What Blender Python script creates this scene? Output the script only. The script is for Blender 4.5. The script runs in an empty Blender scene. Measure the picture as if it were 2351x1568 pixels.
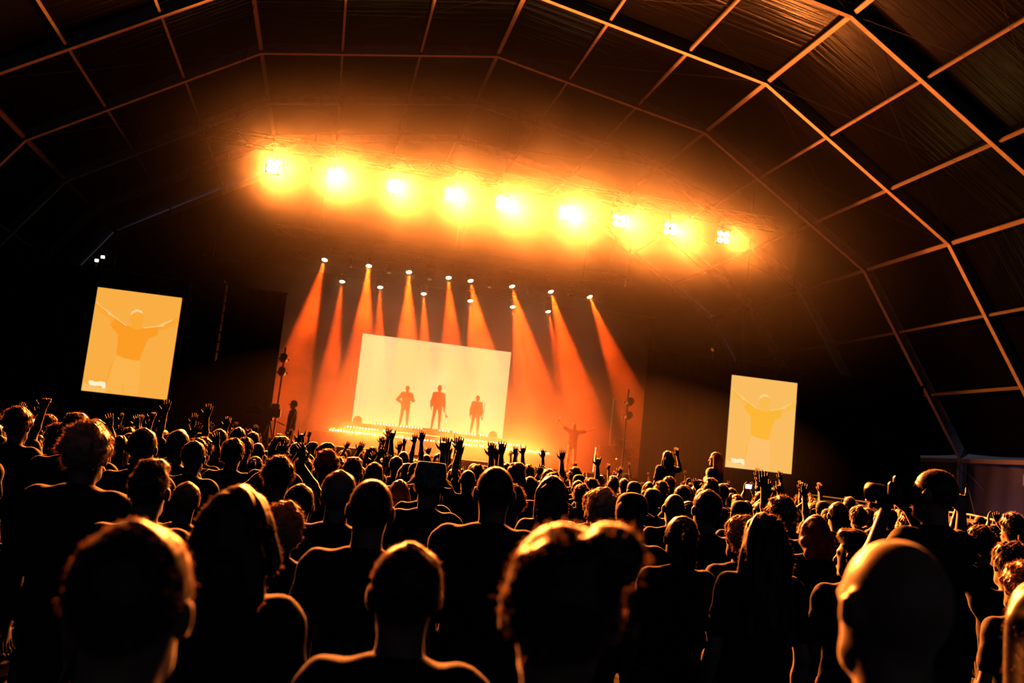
import bpy, bmesh, math, random
import numpy as np
from mathutils import Vector, Matrix, Euler, Quaternion

SC = bpy.context.scene
COL = SC.collection
R = math.radians
random.seed(7)
RNG = np.random.default_rng(7)

# ------------------------------------------------------------------ camera
CAM_H = 1.82
F_PX = 2168.0                       # focal length in pixels of the 2351 x 1568 frame
YAW, PITCH, ROLL = 0.18938, 0.12608, 0.10542
_cy, _sy, _cp, _sp, _cr, _sr = (math.cos(YAW), math.sin(YAW), math.cos(PITCH), math.sin(PITCH),
                                math.cos(ROLL), math.sin(ROLL))
FW = Vector((_sy * _cp, _cy * _cp, _sp))
_rt = Vector((_cy, -_sy, 0.0))
_up = _rt.cross(FW)
RT = _cr * _rt + _sr * _up
UP = -_sr * _rt + _cr * _up
cam_d = bpy.data.cameras.new('camera')
cam = bpy.data.objects.new('camera', cam_d)
COL.objects.link(cam)
cam_d.sensor_width = 36.0
cam_d.lens = F_PX / 2351.0 * 36.0
cam_d.clip_start, cam_d.clip_end = 0.1, 200.0
m = Matrix((RT, UP, -FW)).transposed().to_4x4()
m.translation = (0, 0, CAM_H)
cam.matrix_world = m
cam_d.dof.use_dof = True
cam_d.dof.focus_distance = 8.0
cam_d.dof.aperture_fstop = 2.8
SC.camera = cam


def ray(px, py):
    d = FW * F_PX + RT * (px - 1175.5) - UP * (py - 784.0)
    return d / d.y


def at(px, py, Y):
    """the point of the vertical plane at depth Y that the photograph shows at pixel px, py"""
    d = ray(px, py) * Y
    return Vector((d.x, Y, d.z + CAM_H))


# ------------------------------------------------------------------ world, view
SC.view_settings.view_transform = 'Standard'
SC.view_settings.look = 'None'
SC.view_settings.gamma = 1.0
SC.view_settings.use_curve_mapping = False
SC.view_settings.exposure = 0.0
w = bpy.data.worlds.new('night')
SC.world = w
w.use_nodes = True
w.node_tree.nodes['Background'].inputs[0].default_value = (0.5, 0.52, 0.72, 1)
w.node_tree.nodes['Background'].inputs[1].default_value = 0.04
cy = SC.cycles
cy.max_bounces = 1
cy.diffuse_bounces = 0
cy.glossy_bounces = 0
cy.transmission_bounces = 2
cy.volume_bounces = 0
cy.transparent_max_bounces = 8
cy.caustics_reflective = False
cy.caustics_refractive = False
cy.use_denoising = True
cy.use_light_tree = False
cy.sample_clamp_indirect = 4.0

BLINDER_POWER = 1600.0
BLINDER_PEAK = 42.0                 # extra brightness of the reflector's beam along its axis
SPOT_POWER = 40000.0
BLINDER_RGB = (1.0, 0.21, 0.028)
SPOT_RGB = (1.0, 0.07, 0.004)


# ------------------------------------------------------------------ helpers
def tag(o, label=None, cat=None, group=None, kind=None):
    if label: o['label'] = label
    if cat: o['category'] = cat
    if group: o['group'] = group
    if kind: o['kind'] = kind
    return o


def empty(name, loc=(0, 0, 0), rz=0.0, label=None, cat=None, group=None, kind=None, parent=None):
    o = bpy.data.objects.new(name, None)
    COL.objects.link(o)
    o.empty_display_size = 0.2
    o.location = loc
    o.rotation_euler = (0, 0, rz)
    if parent: o.parent = parent
    return tag(o, label, cat, group, kind)


def link_mesh(name, me, mat=None, parent=None, loc=None, rot=None):
    o = bpy.data.objects.new(name, me)
    COL.objects.link(o)
    if mat is not None and not me.materials:
        me.materials.append(mat)
    if parent: o.parent = parent
    if loc is not None: o.location = loc
    if rot is not None: o.rotation_euler = rot
    return o


class MB:
    """collects boxes, tubes and lathes into one mesh"""
    def __init__(s):
        s.v, s.f = [], []

    def add(s, vs, fs):
        n = len(s.v)
        s.v += [tuple(p) for p in vs]
        s.f += [tuple(i + n for i in f) for f in fs]
        return s

    def box(s, c, size, rot=None, bev=0.0):
        hx, hy, hz = size[0] / 2, size[1] / 2, size[2] / 2
        c = Vector(c)
        M = rot.to_matrix() if isinstance(rot, Euler) else (rot if rot is not None else Matrix.Identity(3))
        if bev > 0:
            b = min(bev, hx * .9, hy * .9, hz * .9)
            pts, fs = [], []
            for zi, (zz, o) in enumerate(((-hz, b), (-hz + b, 0), (hz - b, 0), (hz, b))):
                ring = [(-hx + o, -hy + b), (-hx + b, -hy + o), (hx - b, -hy + o), (hx - o, -hy + b),
                        (hx - o, hy - b), (hx - b, hy - o), (-hx + b, hy - o), (-hx + o, hy - b)]
                if o:
                    ring = [(-hx + b, -hy + b)] * 2 + [(hx - b, -hy + b)] * 2 + [(hx - b, hy - b)] * 2 + [(-hx + b, hy - b)] * 2
                pts += [c + M @ Vector((x, y, zz)) for x, y in ring]
            for r in range(3):
                for k in range(8):
                    a, b2 = r * 8 + k, r * 8 + (k + 1) % 8
                    fs.append((a, b2, b2 + 8, a + 8))
            fs.append((0, 6, 4, 2)); fs.append((24, 26, 28, 30))
            return s.add(pts, fs)
        pts = [c + M @ Vector((x * hx, y * hy, z * hz)) for z in (-1, 1) for y in (-1, 1) for x in (-1, 1)]
        return s.add(pts, [(0, 2, 3, 1), (4, 5, 7, 6), (0, 1, 5, 4), (1, 3, 7, 5), (3, 2, 6, 7), (2, 0, 4, 6)])

    def tube(s, pts, r, n=8, cap=True):
        pts = [Vector(p) for p in pts]
        rs = r if isinstance(r, (list, tuple)) else [r] * len(pts)
        vs, fs = [], []
        ref = None
        for i, p in enumerate(pts):
            d = (pts[min(i + 1, len(pts) - 1)] - pts[max(i - 1, 0)]).normalized()
            if ref is None:
                ref = Vector((0, 0, 1)) if abs(d.z) < .9 else Vector((1, 0, 0))
            u = d.cross(ref).normalized()
            v = u.cross(d)
            ref = v
            vs += [p + (u * math.cos(2 * math.pi * k / n) + v * math.sin(2 * math.pi * k / n)) * rs[i] for k in range(n)]
        for i in range(len(pts) - 1):
            for k in range(n):
                a, b = i * n + k, i * n + (k + 1) % n
                fs.append((a, a + n, b + n, b))
        if cap:
            fs.append(tuple(range(n)))
            fs.append(tuple(reversed(range((len(pts) - 1) * n, len(pts) * n))))
        return s.add(vs, fs)

    def lathe(s, prof, n=16, M=None):
        """prof: (radius, z) pairs about the local z axis"""
        M = M or Matrix.Identity(4)
        vs, fs = [], []
        for r, z in prof:
            vs += [M @ Vector((r * math.cos(2 * math.pi * k / n), r * math.sin(2 * math.pi * k / n), z)) for k in range(n)]
        for i in range(len(prof) - 1):
            for k in range(n):
                a, b = i * n + k, i * n + (k + 1) % n
                fs.append((a, b, b + n, a + n))
        fs.append(tuple(reversed(range(n))))
        fs.append(tuple(range((len(prof) - 1) * n, len(prof) * n)))
        return s.add(vs, fs)

    def prism(s, outline, y0, y1):
        """outline: (x, z) polygon extruded from y0 to y1"""
        n = len(outline)
        vs = [(x, y0, z) for x, z in outline] + [(x, y1, z) for x, z in outline]
        fs = [tuple(range(n)), tuple(reversed(range(n, 2 * n)))]
        for k in range(n):
            a, b = k, (k + 1) % n
            fs.append((a, a + n, b + n, b))
        return s.add(vs, fs)

    def mesh(s, name, smooth=False):
        me = bpy.data.meshes.new(name)
        me.from_pydata(s.v, [], s.f)
        me.validate()
        bm = bmesh.new(); bm.from_mesh(me)
        bmesh.ops.remove_doubles(bm, verts=bm.verts, dist=1e-5)
        bmesh.ops.recalc_face_normals(bm, faces=bm.faces)
        bm.to_mesh(me); bm.free()
        if smooth:
            me.shade_smooth()
        return me

    def build(s, name, mat, parent=None, smooth=False, loc=None, rot=None):
        return link_mesh(name, s.mesh(name, smooth), mat, parent, loc, rot)


# ------------------------------------------------------------------ materials
MATS = {}


def principled(name, rgb, rough=.6, metal=0.0, spec=.5, sheen=0.0, noise=0.0, nscale=8.0, bump=0.0, bscale=30.0, sheen_tint=(1, 1, 1)):
    m = bpy.data.materials.new(name)
    m.use_nodes = True
    nt = m.node_tree
    b = nt.nodes['Principled BSDF']
    b.inputs['Base Color'].default_value = (*rgb, 1)
    b.inputs['Roughness'].default_value = rough
    b.inputs['Metallic'].default_value = metal
    b.inputs['Specular IOR Level'].default_value = spec
    if sheen:
        b.inputs['Sheen Weight'].default_value = sheen
        b.inputs['Sheen Tint'].default_value = (*sheen_tint, 1)
    if noise or bump:
        tc = nt.nodes.new('ShaderNodeTexCoord')
    if noise:
        n = nt.nodes.new('ShaderNodeTexNoise'); n.inputs['Scale'].default_value = nscale
        n.inputs['Detail'].default_value = 4
        nt.links.new(tc.outputs['Object'], n.inputs['Vector'])
        r = nt.nodes.new('ShaderNodeValToRGB')
        r.color_ramp.elements[0].position = .35
        r.color_ramp.elements[1].position = .68
        r.color_ramp.elements[0].color = (*[c * (1 - noise) for c in rgb], 1)
        r.color_ramp.elements[1].color = (*[min(1, c * (1 + noise)) for c in rgb], 1)
        nt.links.new(n.outputs['Fac'], r.inputs['Fac'])
        nt.links.new(r.outputs['Color'], b.inputs['Base Color'])
    if bump:
        n2 = nt.nodes.new('ShaderNodeTexNoise'); n2.inputs['Scale'].default_value = bscale
        nt.links.new(tc.outputs['Object'], n2.inputs['Vector'])
        bp = nt.nodes.new('ShaderNodeBump'); bp.inputs['Strength'].default_value = bump
        bp.inputs['Distance'].default_value = .02
        nt.links.new(n2.outputs['Fac'], bp.inputs['Height'])
        nt.links.new(bp.outputs['Normal'], b.inputs['Normal'])
    MATS[name] = m
    return m


def emission(name, rgb, strength, sampled=True):
    m = bpy.data.materials.new(name)
    m.use_nodes = True
    nt = m.node_tree
    nt.nodes.remove(nt.nodes['Principled BSDF'])
    e = nt.nodes.new('ShaderNodeEmission')
    e.inputs[0].default_value = (*rgb, 1)
    e.inputs[1].default_value = strength
    nt.links.new(e.outputs[0], nt.nodes['Material Output'].inputs[0])
    if not sampled:
        m.cycles.emission_sampling = 'NONE'
    MATS[name] = m
    return m


def spot_light(name, loc, direction, power, rgb, angle, blend=.3, size=.08, parent=None):
    l = bpy.data.lights.new(name, 'SPOT')
    l.energy, l.color, l.spot_size, l.spot_blend, l.shadow_soft_size = power, rgb, R(angle), blend, size
    o = bpy.data.objects.new(name, l)
    COL.objects.link(o)
    o.rotation_euler = Vector(direction).to_track_quat('-Z', 'Y').to_euler()
    o.location = loc
    if parent: o.parent = parent
    return o


def beam_profile(o, peak, axis, power=6.0):
    """reflector lamp: wide spill plus a brighter beam along its (world) axis"""
    l = o.data
    l.use_nodes = True
    nt = l.node_tree
    em = nt.nodes['Emission']
    g = nt.nodes.new('ShaderNodeNewGeometry')
    dp = nt.nodes.new('ShaderNodeVectorMath'); dp.operation = 'DOT_PRODUCT'
    nt.links.new(g.outputs['Incoming'], dp.inputs[0])
    dp.inputs[1].default_value = Vector(axis).normalized()
    ng = nt.nodes.new('ShaderNodeMath'); ng.operation = 'ABSOLUTE'
    nt.links.new(dp.outputs['Value'], ng.inputs[0])
    pw = nt.nodes.new('ShaderNodeMath'); pw.operation = 'POWER'; pw.inputs[1].default_value = power
    nt.links.new(ng.outputs[0], pw.inputs[0])
    ma = nt.nodes.new('ShaderNodeMath'); ma.operation = 'MULTIPLY_ADD'
    ma.inputs[1].default_value, ma.inputs[2].default_value = peak, 1.0
    nt.links.new(pw.outputs[0], ma.inputs[0])
    nt.links.new(ma.outputs[0], em.inputs['Strength'])
# ------------------------------------------------------------------ the tent
AX = 4.56                                           # ridge line
ARCH = [(-19.55, 3.72), (-15.05, 10.46), (-8.15, 14.78), (0, 16.24), (8.15, 14.78), (15.05, 10.46), (19.55, 3.72)]
FRAMES = [-7.6, -2.6, 2.4, 7.4, 12.4, 17.4, 22.4, 27.4, 32.4, 37.4, 42.4, 47.4]

principled('aluminium', (.5, .42, .38), rough=.6, metal=.0, noise=.15, nscale=3)
principled('purlin_metal', (.32, .27, .24), rough=.45, metal=.2)
principled('black_steel', (.012, .012, .013), rough=.5)
principled('black_cloth', (.003, .0028, .0028), rough=1.0, spec=.03)
principled('ground', (.03, .028, .024), rough=.95, noise=.4, nscale=3, bump=.5, bscale=12)
principled('side_cloth', (.075, .07, .085), rough=.6, noise=.2, nscale=.6)


def roof_vinyl():
    m = principled('roof_vinyl', (.003, .003, .003), rough=.24, spec=.3)
    nt = m.node_tree
    b = nt.nodes['Principled BSDF']
    tc = nt.nodes.new('ShaderNodeTexCoord')
    mp = nt.nodes.new('ShaderNodeMapping')
    mp.inputs['Scale'].default_value = (.25, 5.5, .25)
    n = nt.nodes.new('ShaderNodeTexNoise'); n.inputs['Scale'].default_value = 1.0; n.inputs['Detail'].default_value = 3
    bp = nt.nodes.new('ShaderNodeBump'); bp.inputs['Strength'].default_value = .6; bp.inputs['Distance'].default_value = .05
    nt.links.new(tc.outputs['Object'], mp.inputs['Vector'])
    nt.links.new(mp.outputs['Vector'], n.inputs['Vector'])
    nt.links.new(n.outputs['Fac'], bp.inputs['Height'])
    nt.links.new(bp.outputs['Normal'], b.inputs['Normal'])
    return m


roof_vinyl()
floor = MB().box((AX, 20, -.1), (44, 60, .2)).build('floor', MATS['ground'])
tag(floor, 'dark trodden ground under the whole crowd', kind='structure')

ceiling = empty('ceiling', (AX, 20, 0), kind='structure', label='dark vinyl tent roof on arched aluminium frames')
B = ceiling.location


def arch_point(i, t, off=0.0):
    (x0, z0), (x1, z1) = ARCH[i], ARCH[i + 1]
    d = Vector((x1 - x0, 0, z1 - z0)).normalized()
    nrm = Vector((-d.z, 0, d.x))
    return Vector((x0 + (x1 - x0) * t, 0, z0 + (z1 - z0) * t)) + nrm * off


# rafters: one beam per straight stretch of each frame (I section: web, two flanges)
raft_mesh = []
for i in range(6):
    a, b = arch_point(i, 0), arch_point(i, 1)
    d = (b - a); L = d.length; d.normalize()
    up = Vector((-d.z, 0, d.x))
    Mr = Matrix((d, Vector((0, 1, 0)), up)).transposed()
    c = (a + b) / 2
    mb = MB()
    mb.box(c + up * .18, (L + .02, .10, .30), Mr)
    mb.box(c + up * .02, (L + .02, .16, .03), Mr)
    mb.box(c + up * .34, (L + .02, .16, .03), Mr)
    raft_mesh.append(mb.mesh('rafter'))
for y in FRAMES:
    for i in range(6):
        link_mesh('rafter', raft_mesh[i], MATS['aluminium'], ceiling, (0, y - B.y, 0))
# purlins between the frames: at each knee and at the thirds of every stretch
pur = MB().box((0, 2.5, 0), (.075, 4.82, .11)).mesh('purlin')
pur_thick = MB().box((0, 2.5, 0), (.13, 4.82, .14)).mesh('purlin')
for y in FRAMES[:-1]:
    for i in range(6):
        for t in (0, 1 / 3, 2 / 3):
            if i == 0 and t == 0: continue
            p = arch_point(i, t, .16)
            a0, a1 = ARCH[i], ARCH[i + 1]
            o = link_mesh('purlin', pur_thick if t == 0 else pur, MATS['purlin_metal'], ceiling, (p.x, y + .09 - B.y, p.z),
                          (0, -math.atan2(a1[1] - a0[1], a1[0] - a0[0]), 0))
# roof cloth: one panel per bay, sagging a little between the frames, and thin bracing wires
for y in FRAMES[:-1]:
    vs, fs = [], []
    prof = []
    for i in range(6):
        for t in np.linspace(0, 1, 5)[(0 if i == 0 else 1):]:
            prof.append(arch_point(i, t, .42))
    ys = np.linspace(0, 5, 6)
    for yy in ys:
        sag = .10 * math.sin(math.pi * yy / 5)
        vs += [(p.x * (1 - sag * .004), yy, p.z - sag) for p in prof]
    n = len(prof)
    for r in range(len(ys) - 1):
        for k in range(n - 1):
            a = r * n + k
            fs.append((a, a + n, a + n + 1, a + 1))
    MB().add(vs, fs).build('roof_panel', MATS['roof_vinyl'], ceiling, True, (0, y - B.y, 0))
for y in (17.4, 22.4, 27.4, 32.4, 37.4):
    for i in (1, 2, 3, 4):
        for t0, t1 in ((0, 1), (1, 0)):
            a, b = arch_point(i, t0, .1), arch_point(i, t1, .1)
            MB().tube([(a.x, 0, a.z), ((a.x + b.x) / 2, 2.5, (a.z + b.z) / 2 - .04), (b.x, 5, b.z)], .005, 5).build(
                'bracing_wire', MATS['black_steel'], ceiling, False, (0, y - B.y, 0))

# side walls: legs, eave rail, hanging cloth bays
for side, sx in (('left', -1), ('right', 1)):
    wl = empty('wall_' + side, (AX + sx * 19.6, 20, 0), kind='structure', label='dark cloth side of the tent below the eaves, on the ' + side)
    for y in FRAMES:
        MB().box((0, y - 20, 1.86), (.16, .10, 3.72)).build('leg', MATS['aluminium'], wl)
    for y in FRAMES[:-1]:
        MB().box((0, y - 20 + 2.5, 3.66), (.14, 4.88, .16)).build('eave_rail', MATS['purlin_metal'], wl)
        vs, fs = [], []
        ny, nz = 24, 6
        for a in range(nz + 1):
            for b in range(ny + 1):
                vs.append((sx * .22 + .05 * math.sin(b * 1.3 + a * .4), y - 20 + 5 * b / ny, 3.7 * a / nz))
        for a in range(nz):
            for b in range(ny):
                q = a * (ny + 1) + b
                fs.append((q, q + 1, q + ny + 2, q + ny + 1))
        MB().add(vs, fs).build('wall_cloth', MATS['side_cloth'], wl, True)
wb = empty('wall_back', (AX, 47.5, 0), kind='structure', label='black cloth gable closing the tent behind the stage')
MB().prism([(x, z) for x, z in [(-19.55, 0)] + ARCH + [(19.55, 0)]], -.35, -.3).build('gable_cloth', MATS['black_cloth'], wb)
# ------------------------------------------------------------------ stage
SX0, SX1 = -1.6, 10.9                                # opening between the wings
DECK = 1.72
principled('backdrop', (.004, .0035, .0035), rough=1.0, spec=0.0)
principled('stage_black', (.02, .018, .017), rough=.55, noise=.3, nscale=2)
principled('riser_face', (.13, .12, .11), rough=.6)
principled('dark_housing', (.02, .02, .021), rough=.42)
principled('chrome', (.6, .58, .55), rough=.25, metal=1.0)
emission('lamp_white', (1.0, .72, .36), 60.0, sampled=False)
emission('lens_glow', (1.0, .62, .30), 40.0, sampled=False)
emission('led_hot', (1.0, .62, .25), 28.0, sampled=False)
emission('led_warm', (1.0, .55, .18), 9.0, sampled=False)
emission('main_screen', (1.0, .70, .29), 1.38, sampled=False)
emission('side_screen_amber', (1.0, .44, .06), 0.95, sampled=False)
emission('side_screen_yellow', (1.0, .53, .12), 0.95, sampled=False)

stage = empty('stage', (AX, 36.5, 0), label='black concert stage deck on a skirted platform', cat='stage')
# deck boards: 2 m x 1 m decks on a skirt
for ix in range(9):
    for iy in range(5):
        MB().box((-9 + 2 * ix + 1, -4.9 + 2 * iy + 1, DECK - .06), (1.985, 1.985, .12), bev=.008).build('deck_panel', MATS['stage_black'], stage)
MB().box((0, -4.93, (DECK - .12) / 2), (18, .04, DECK - .12)).build('front_skirt', MATS['black_cloth'], stage)
for sx in (-1, 1):
    MB().box((sx * 9.02, .1, (DECK - .12) / 2), (.04, 10, DECK - .12)).build('side_skirt', MATS['black_cloth'], stage)

riser = empty('stage_riser', (4.55, 39.3, DECK), label='two-step riser in front of the big screen carrying three musicians', cat='riser')
MB().box((0, -1.55, .26), (9.4, 1.3, .52), bev=.01).build('lower_step', MATS['riser_face'], riser)
MB().box((0, .2, .5), (7.6, 2.2, 1.0), bev=.01).build('upper_step', MATS['riser_face'], riser)

# ------------------------------------------------------------------ screens
def screen(name, label, x0, x1, z0, z1, y, mat, nx, nz, parent_group=None):
    s = empty(name, ((x0 + x1) / 2, y, z0), label=label, cat='screen', group=parent_group)
    W, H = x1 - x0, z1 - z0
    for a in range(nx):
        for b in range(nz):
            MB().box((-W / 2 + W * (a + .5) / nx, 0, H * (b + .5) / nz), (W / nx - .0006, .08, H / nz - .0006)).build('led_panel', mat, s)
    fr = MB()
    fr.box((0, .075, H / 2), (W + .04, .06, H + .04))
    fr.build('back_frame', MATS['black_steel'], s)
    return s, W, H


ms, MW, MH = screen('main_video_screen', 'large pale yellow video wall behind the three musicians', 1.30, 7.87, 2.74, 6.62, 41.0, MATS['main_screen'], 6, 4)
lsn, SW, SH = screen('side_video_screen', 'amber portrait video screen left of the stage showing the singer', -7.24, -4.74, 2.60, 5.82, 30.9, MATS['side_screen_amber'], 3, 4, 'portrait screens beside the stage')
rsn, _, _ = screen('side_video_screen', 'yellow portrait video screen right of the stage showing the singer', 13.89, 16.36, 2.42, 5.64, 30.9, MATS['side_screen_yellow'], 3, 4, 'portrait screens beside the stage')
for dx in (-2.6, 2.6):
    MB().box((dx, .3, -.507), (.08, .08, 1.02)).build('screen_foot', MATS['black_steel'], ms)
for sobj in (lsn, rsn):
    for dx in (-.9, .9):
        MB().box((dx, .16, SH * .3 - sobj.location.z / 2), (.08, .08, sobj.location.z + SH * .6)).build('support_leg', MATS['black_steel'], sobj)
        zr = np.interp(sobj.location.x + dx - AX, [p[0] for p in ARCH], [p[1] for p in ARCH])
        MB().tube([(dx, .08, SH - .05), (dx, .08, zr - sobj.location.z + .2)], .006, 6).build('hanging_cable', MATS['black_steel'], sobj)

# the singer's picture on the two side screens, traced flat on the panels (u, v from the lower left corner)
PIC = {
    'shirt': [(0.463, 0.651), (0.41, 0.67), (0.254, 0.724), (0.214, 0.649), (0.319, 0.567), (0.333, 0.473), (0.336, 0.377), (0.441, 0.35), (0.533, 0.342), (0.612, 0.342), (0.626, 0.393), (0.647, 0.478), (0.68, 0.564), (0.776, 0.607), (0.776, 0.69), (0.675, 0.674), (0.594, 0.661), (0.556, 0.644), (0.508, 0.635)],
    'trousers': [(0.338, 0.364), (0.441, 0.35), (0.533, 0.342), (0.612, 0.342), (0.64, 0.284), (0.65, 0.148), (0.653, 0.003), (0.502, 0.003), (0.477, 0.083), (0.448, 0.128), (0.469, 0.003), (0.258, 0.003), (0.284, 0.099), (0.301, 0.223)],
    'shadow': [(0.328, 0.356), (0.338, 0.364), (0.301, 0.223), (0.284, 0.099), (0.258, 0.003), (0.23, 0.003), (0.266, 0.111), (0.29, 0.236)],
    'head': [(0.463, 0.651), (0.443, 0.71), (0.424, 0.763), (0.44, 0.806), (0.493, 0.833), (0.554, 0.821), (0.585, 0.781), (0.59, 0.726), (0.572, 0.69), (0.586, 0.66), (0.556, 0.644), (0.508, 0.635)],
    'arm_left': [(0.254, 0.724), (0.214, 0.649), (0.174, 0.722), (0.067, 0.759), (0.007, 0.82), (0.007, 0.861), (0.105, 0.817), (0.18, 0.778)],
    'arm_right': [(0.776, 0.69), (0.776, 0.65), (0.866, 0.673), (0.993, 0.75), (0.997, 0.809), (0.923, 0.77), (0.839, 0.73)],
    'rim_left': [(0.41, 0.666), (0.328, 0.702), (0.237, 0.742), (0.17, 0.783), (0.088, 0.815), (0.009, 0.861), (0.011, 0.849), (0.091, 0.805), (0.165, 0.769), (0.165, 0.753), (0.239, 0.731), (0.33, 0.691), (0.407, 0.659)],
    'rim_right': [(0.601, 0.668), (0.698, 0.686), (0.777, 0.705), (0.837, 0.739), (0.926, 0.777), (0.928, 0.767), (0.841, 0.719), (0.836, 0.701), (0.779, 0.694), (0.699, 0.676), (0.603, 0.658)],
    'hair': [(0.424, 0.763), (0.437, 0.806), (0.493, 0.837), (0.553, 0.825), (0.58, 0.794), (0.549, 0.804), (0.498, 0.811), (0.453, 0.787)],
    'flare': [(0.068, 0.092), (0.086, 0.105), (0.153, 0.096), (0.217, 0.106), (0.268, 0.1), (0.274, 0.05), (0.247, 0.038), (0.218, 0.063), (0.145, 0.056), (0.086, 0.06)],
    'haze_glow': [(0.008, 0.003), (0.008, 0.08), (0.078, 0.059), (0.221, 0.045), (0.286, 0.051), (0.28, 0.003)],
}


def picture(sobj, base, delta):
    cols = dict(shirt=(1, base[1] - delta, base[2] * .3), trousers=(1, base[1] + delta * .25, base[2] * 1.25), head=(1, base[1] - delta * .4, base[2] * .6),
                arm_left=(1, base[1] - delta * .45, base[2] * .6), arm_right=(1, base[1] - delta * .45, base[2] * .6),
                rim_left=(1, .62, .22), rim_right=(1, .62, .22), hair=(1, .66, .26), flare=(1, .9, .6), shadow=(1, base[1] - delta * .6, base[2] * .5), haze_glow=(1, base[1] + .1, base[2] + .08))
    for k, pts in PIC.items():
        key = 'picture_%s_%d' % (k, int(base[1] * 100))
        mt = emission(key, cols[k], .97, sampled=False)
        n = len(pts)
        dy = -.042 - .0006 * (1 + list(PIC).index(k)) - (.008 if k == 'flare' else 0)
        me = bpy.data.meshes.new('picture')
        me.from_pydata([((u - .5) * SW, dy, v * SH) for u, v in pts], [], [tuple(range(n))])
        link_mesh('picture_' + k, me, mt, sobj)


picture(lsn, (1, .44, .06), .10)
picture(rsn, (1, .53, .12), .05)

# ------------------------------------------------------------------ black drapes
def drape(name, label, x0, x1, z0, z1, y, fold=.35, amp=.06, mat='black_cloth'):
    n = max(4, int((x1 - x0) / fold * 4))
    vs, fs = [], []
    for k in range(n + 1):
        x = x0 + (x1 - x0) * k / n
        yy = amp * math.sin(2 * math.pi * (x - x0) / fold) + .03 * math.sin(x * 2.1)
        vs += [(x - (x0 + x1) / 2, yy, 0), (x - (x0 + x1) / 2, yy, z1 - z0), (x - (x0 + x1) / 2, yy + .01, 0), (x - (x0 + x1) / 2, yy + .01, z1 - z0)]
    for k in range(n):
        a = 4 * k
        fs += [(a, a + 4, a + 5, a + 1), (a + 2, a + 3, a + 7, a + 6), (a + 1, a + 5, a + 7, a + 3), (a, a + 2, a + 6, a + 4)]
    o = empty(name, ((x0 + x1) / 2, y, z0), label=label, cat='curtain')
    MB().add(vs, fs).build('cloth', MATS[mat], o, True)
    MB().tube([(-(x1 - x0) / 2 - .05, 0, z1 - z0 + .03), ((x1 - x0) / 2 + .05, 0, z1 - z0 + .03)], .03, 8).build('rail', MATS['black_steel'], o)
    return o


drape('wing_drape', 'black wing curtain behind the left portrait screen', -15.6, SX0, 0, 6.45, 31.4)
drape('wing_drape', 'black wing curtain behind the right portrait screen', SX1, 21.8, 0, 6.15, 31.4)
drape('back_drape', 'wide black backdrop curtain hanging behind the big video wall', -6, 15.2, 0, 9.4, 43.2, fold=1.1, amp=.03, mat='backdrop')

# ------------------------------------------------------------------ trusses
def truss(name, label, x0, x1, y, z, w=.36):
    L = x1 - x0
    o = empty(name, ((x0 + x1) / 2, y, z), label=label, cat='truss')
    h = w / 2
    for sy in (-1, 1):
        for sz in (-1, 1):
            MB().tube([(-L / 2, sy * h, sz * h), (L / 2, sy * h, sz * h)], .024, 8).build('chord', MATS['black_steel'], o)
    br = MB()
    n = int(L / .5)
    for k in range(n):
        xa, xb = -L / 2 + L * k / n, -L / 2 + L * (k + 1) / n
        s = 1 if k % 2 else -1
        for sy in (-1, 1):
            br.tube([(xa, sy * h, -s * h), (xb, sy * h, s * h)], .011, 5)
        for sz in (-1, 1):
            br.tube([(xa, -s * h, sz * h), (xb, s * h, sz * h)], .011, 5)
    br.build('lacing', MATS['black_steel'], o)
    for dx in (-L / 2 + 1.0, L / 2 - 1.0, 0):
        xw = dx + (x0 + x1) / 2 - AX
        # chain up to the roof arch
        zr = np.interp(xw, [p[0] for p in ARCH], [p[1] for p in ARCH])
        MB().tube([(dx, 0, h), (dx, 0, zr - z)], .012, 6).build('hoist_chain', MATS['chrome'], o)
    return o


BY = 28.5
truss('front_lighting_truss', 'long black truss above the stage front carrying the nine blinders', -4.6, 14.0, BY + .1, 10.56)
truss('spot_truss', 'black truss over the middle of the stage carrying eight spotlights', -2.6, 11.9, 37.0, 9.72)
truss('spot_truss', 'black truss over the rear of the stage carrying six spotlights', -2.0, 11.3, 39.0, 9.27)

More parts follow.
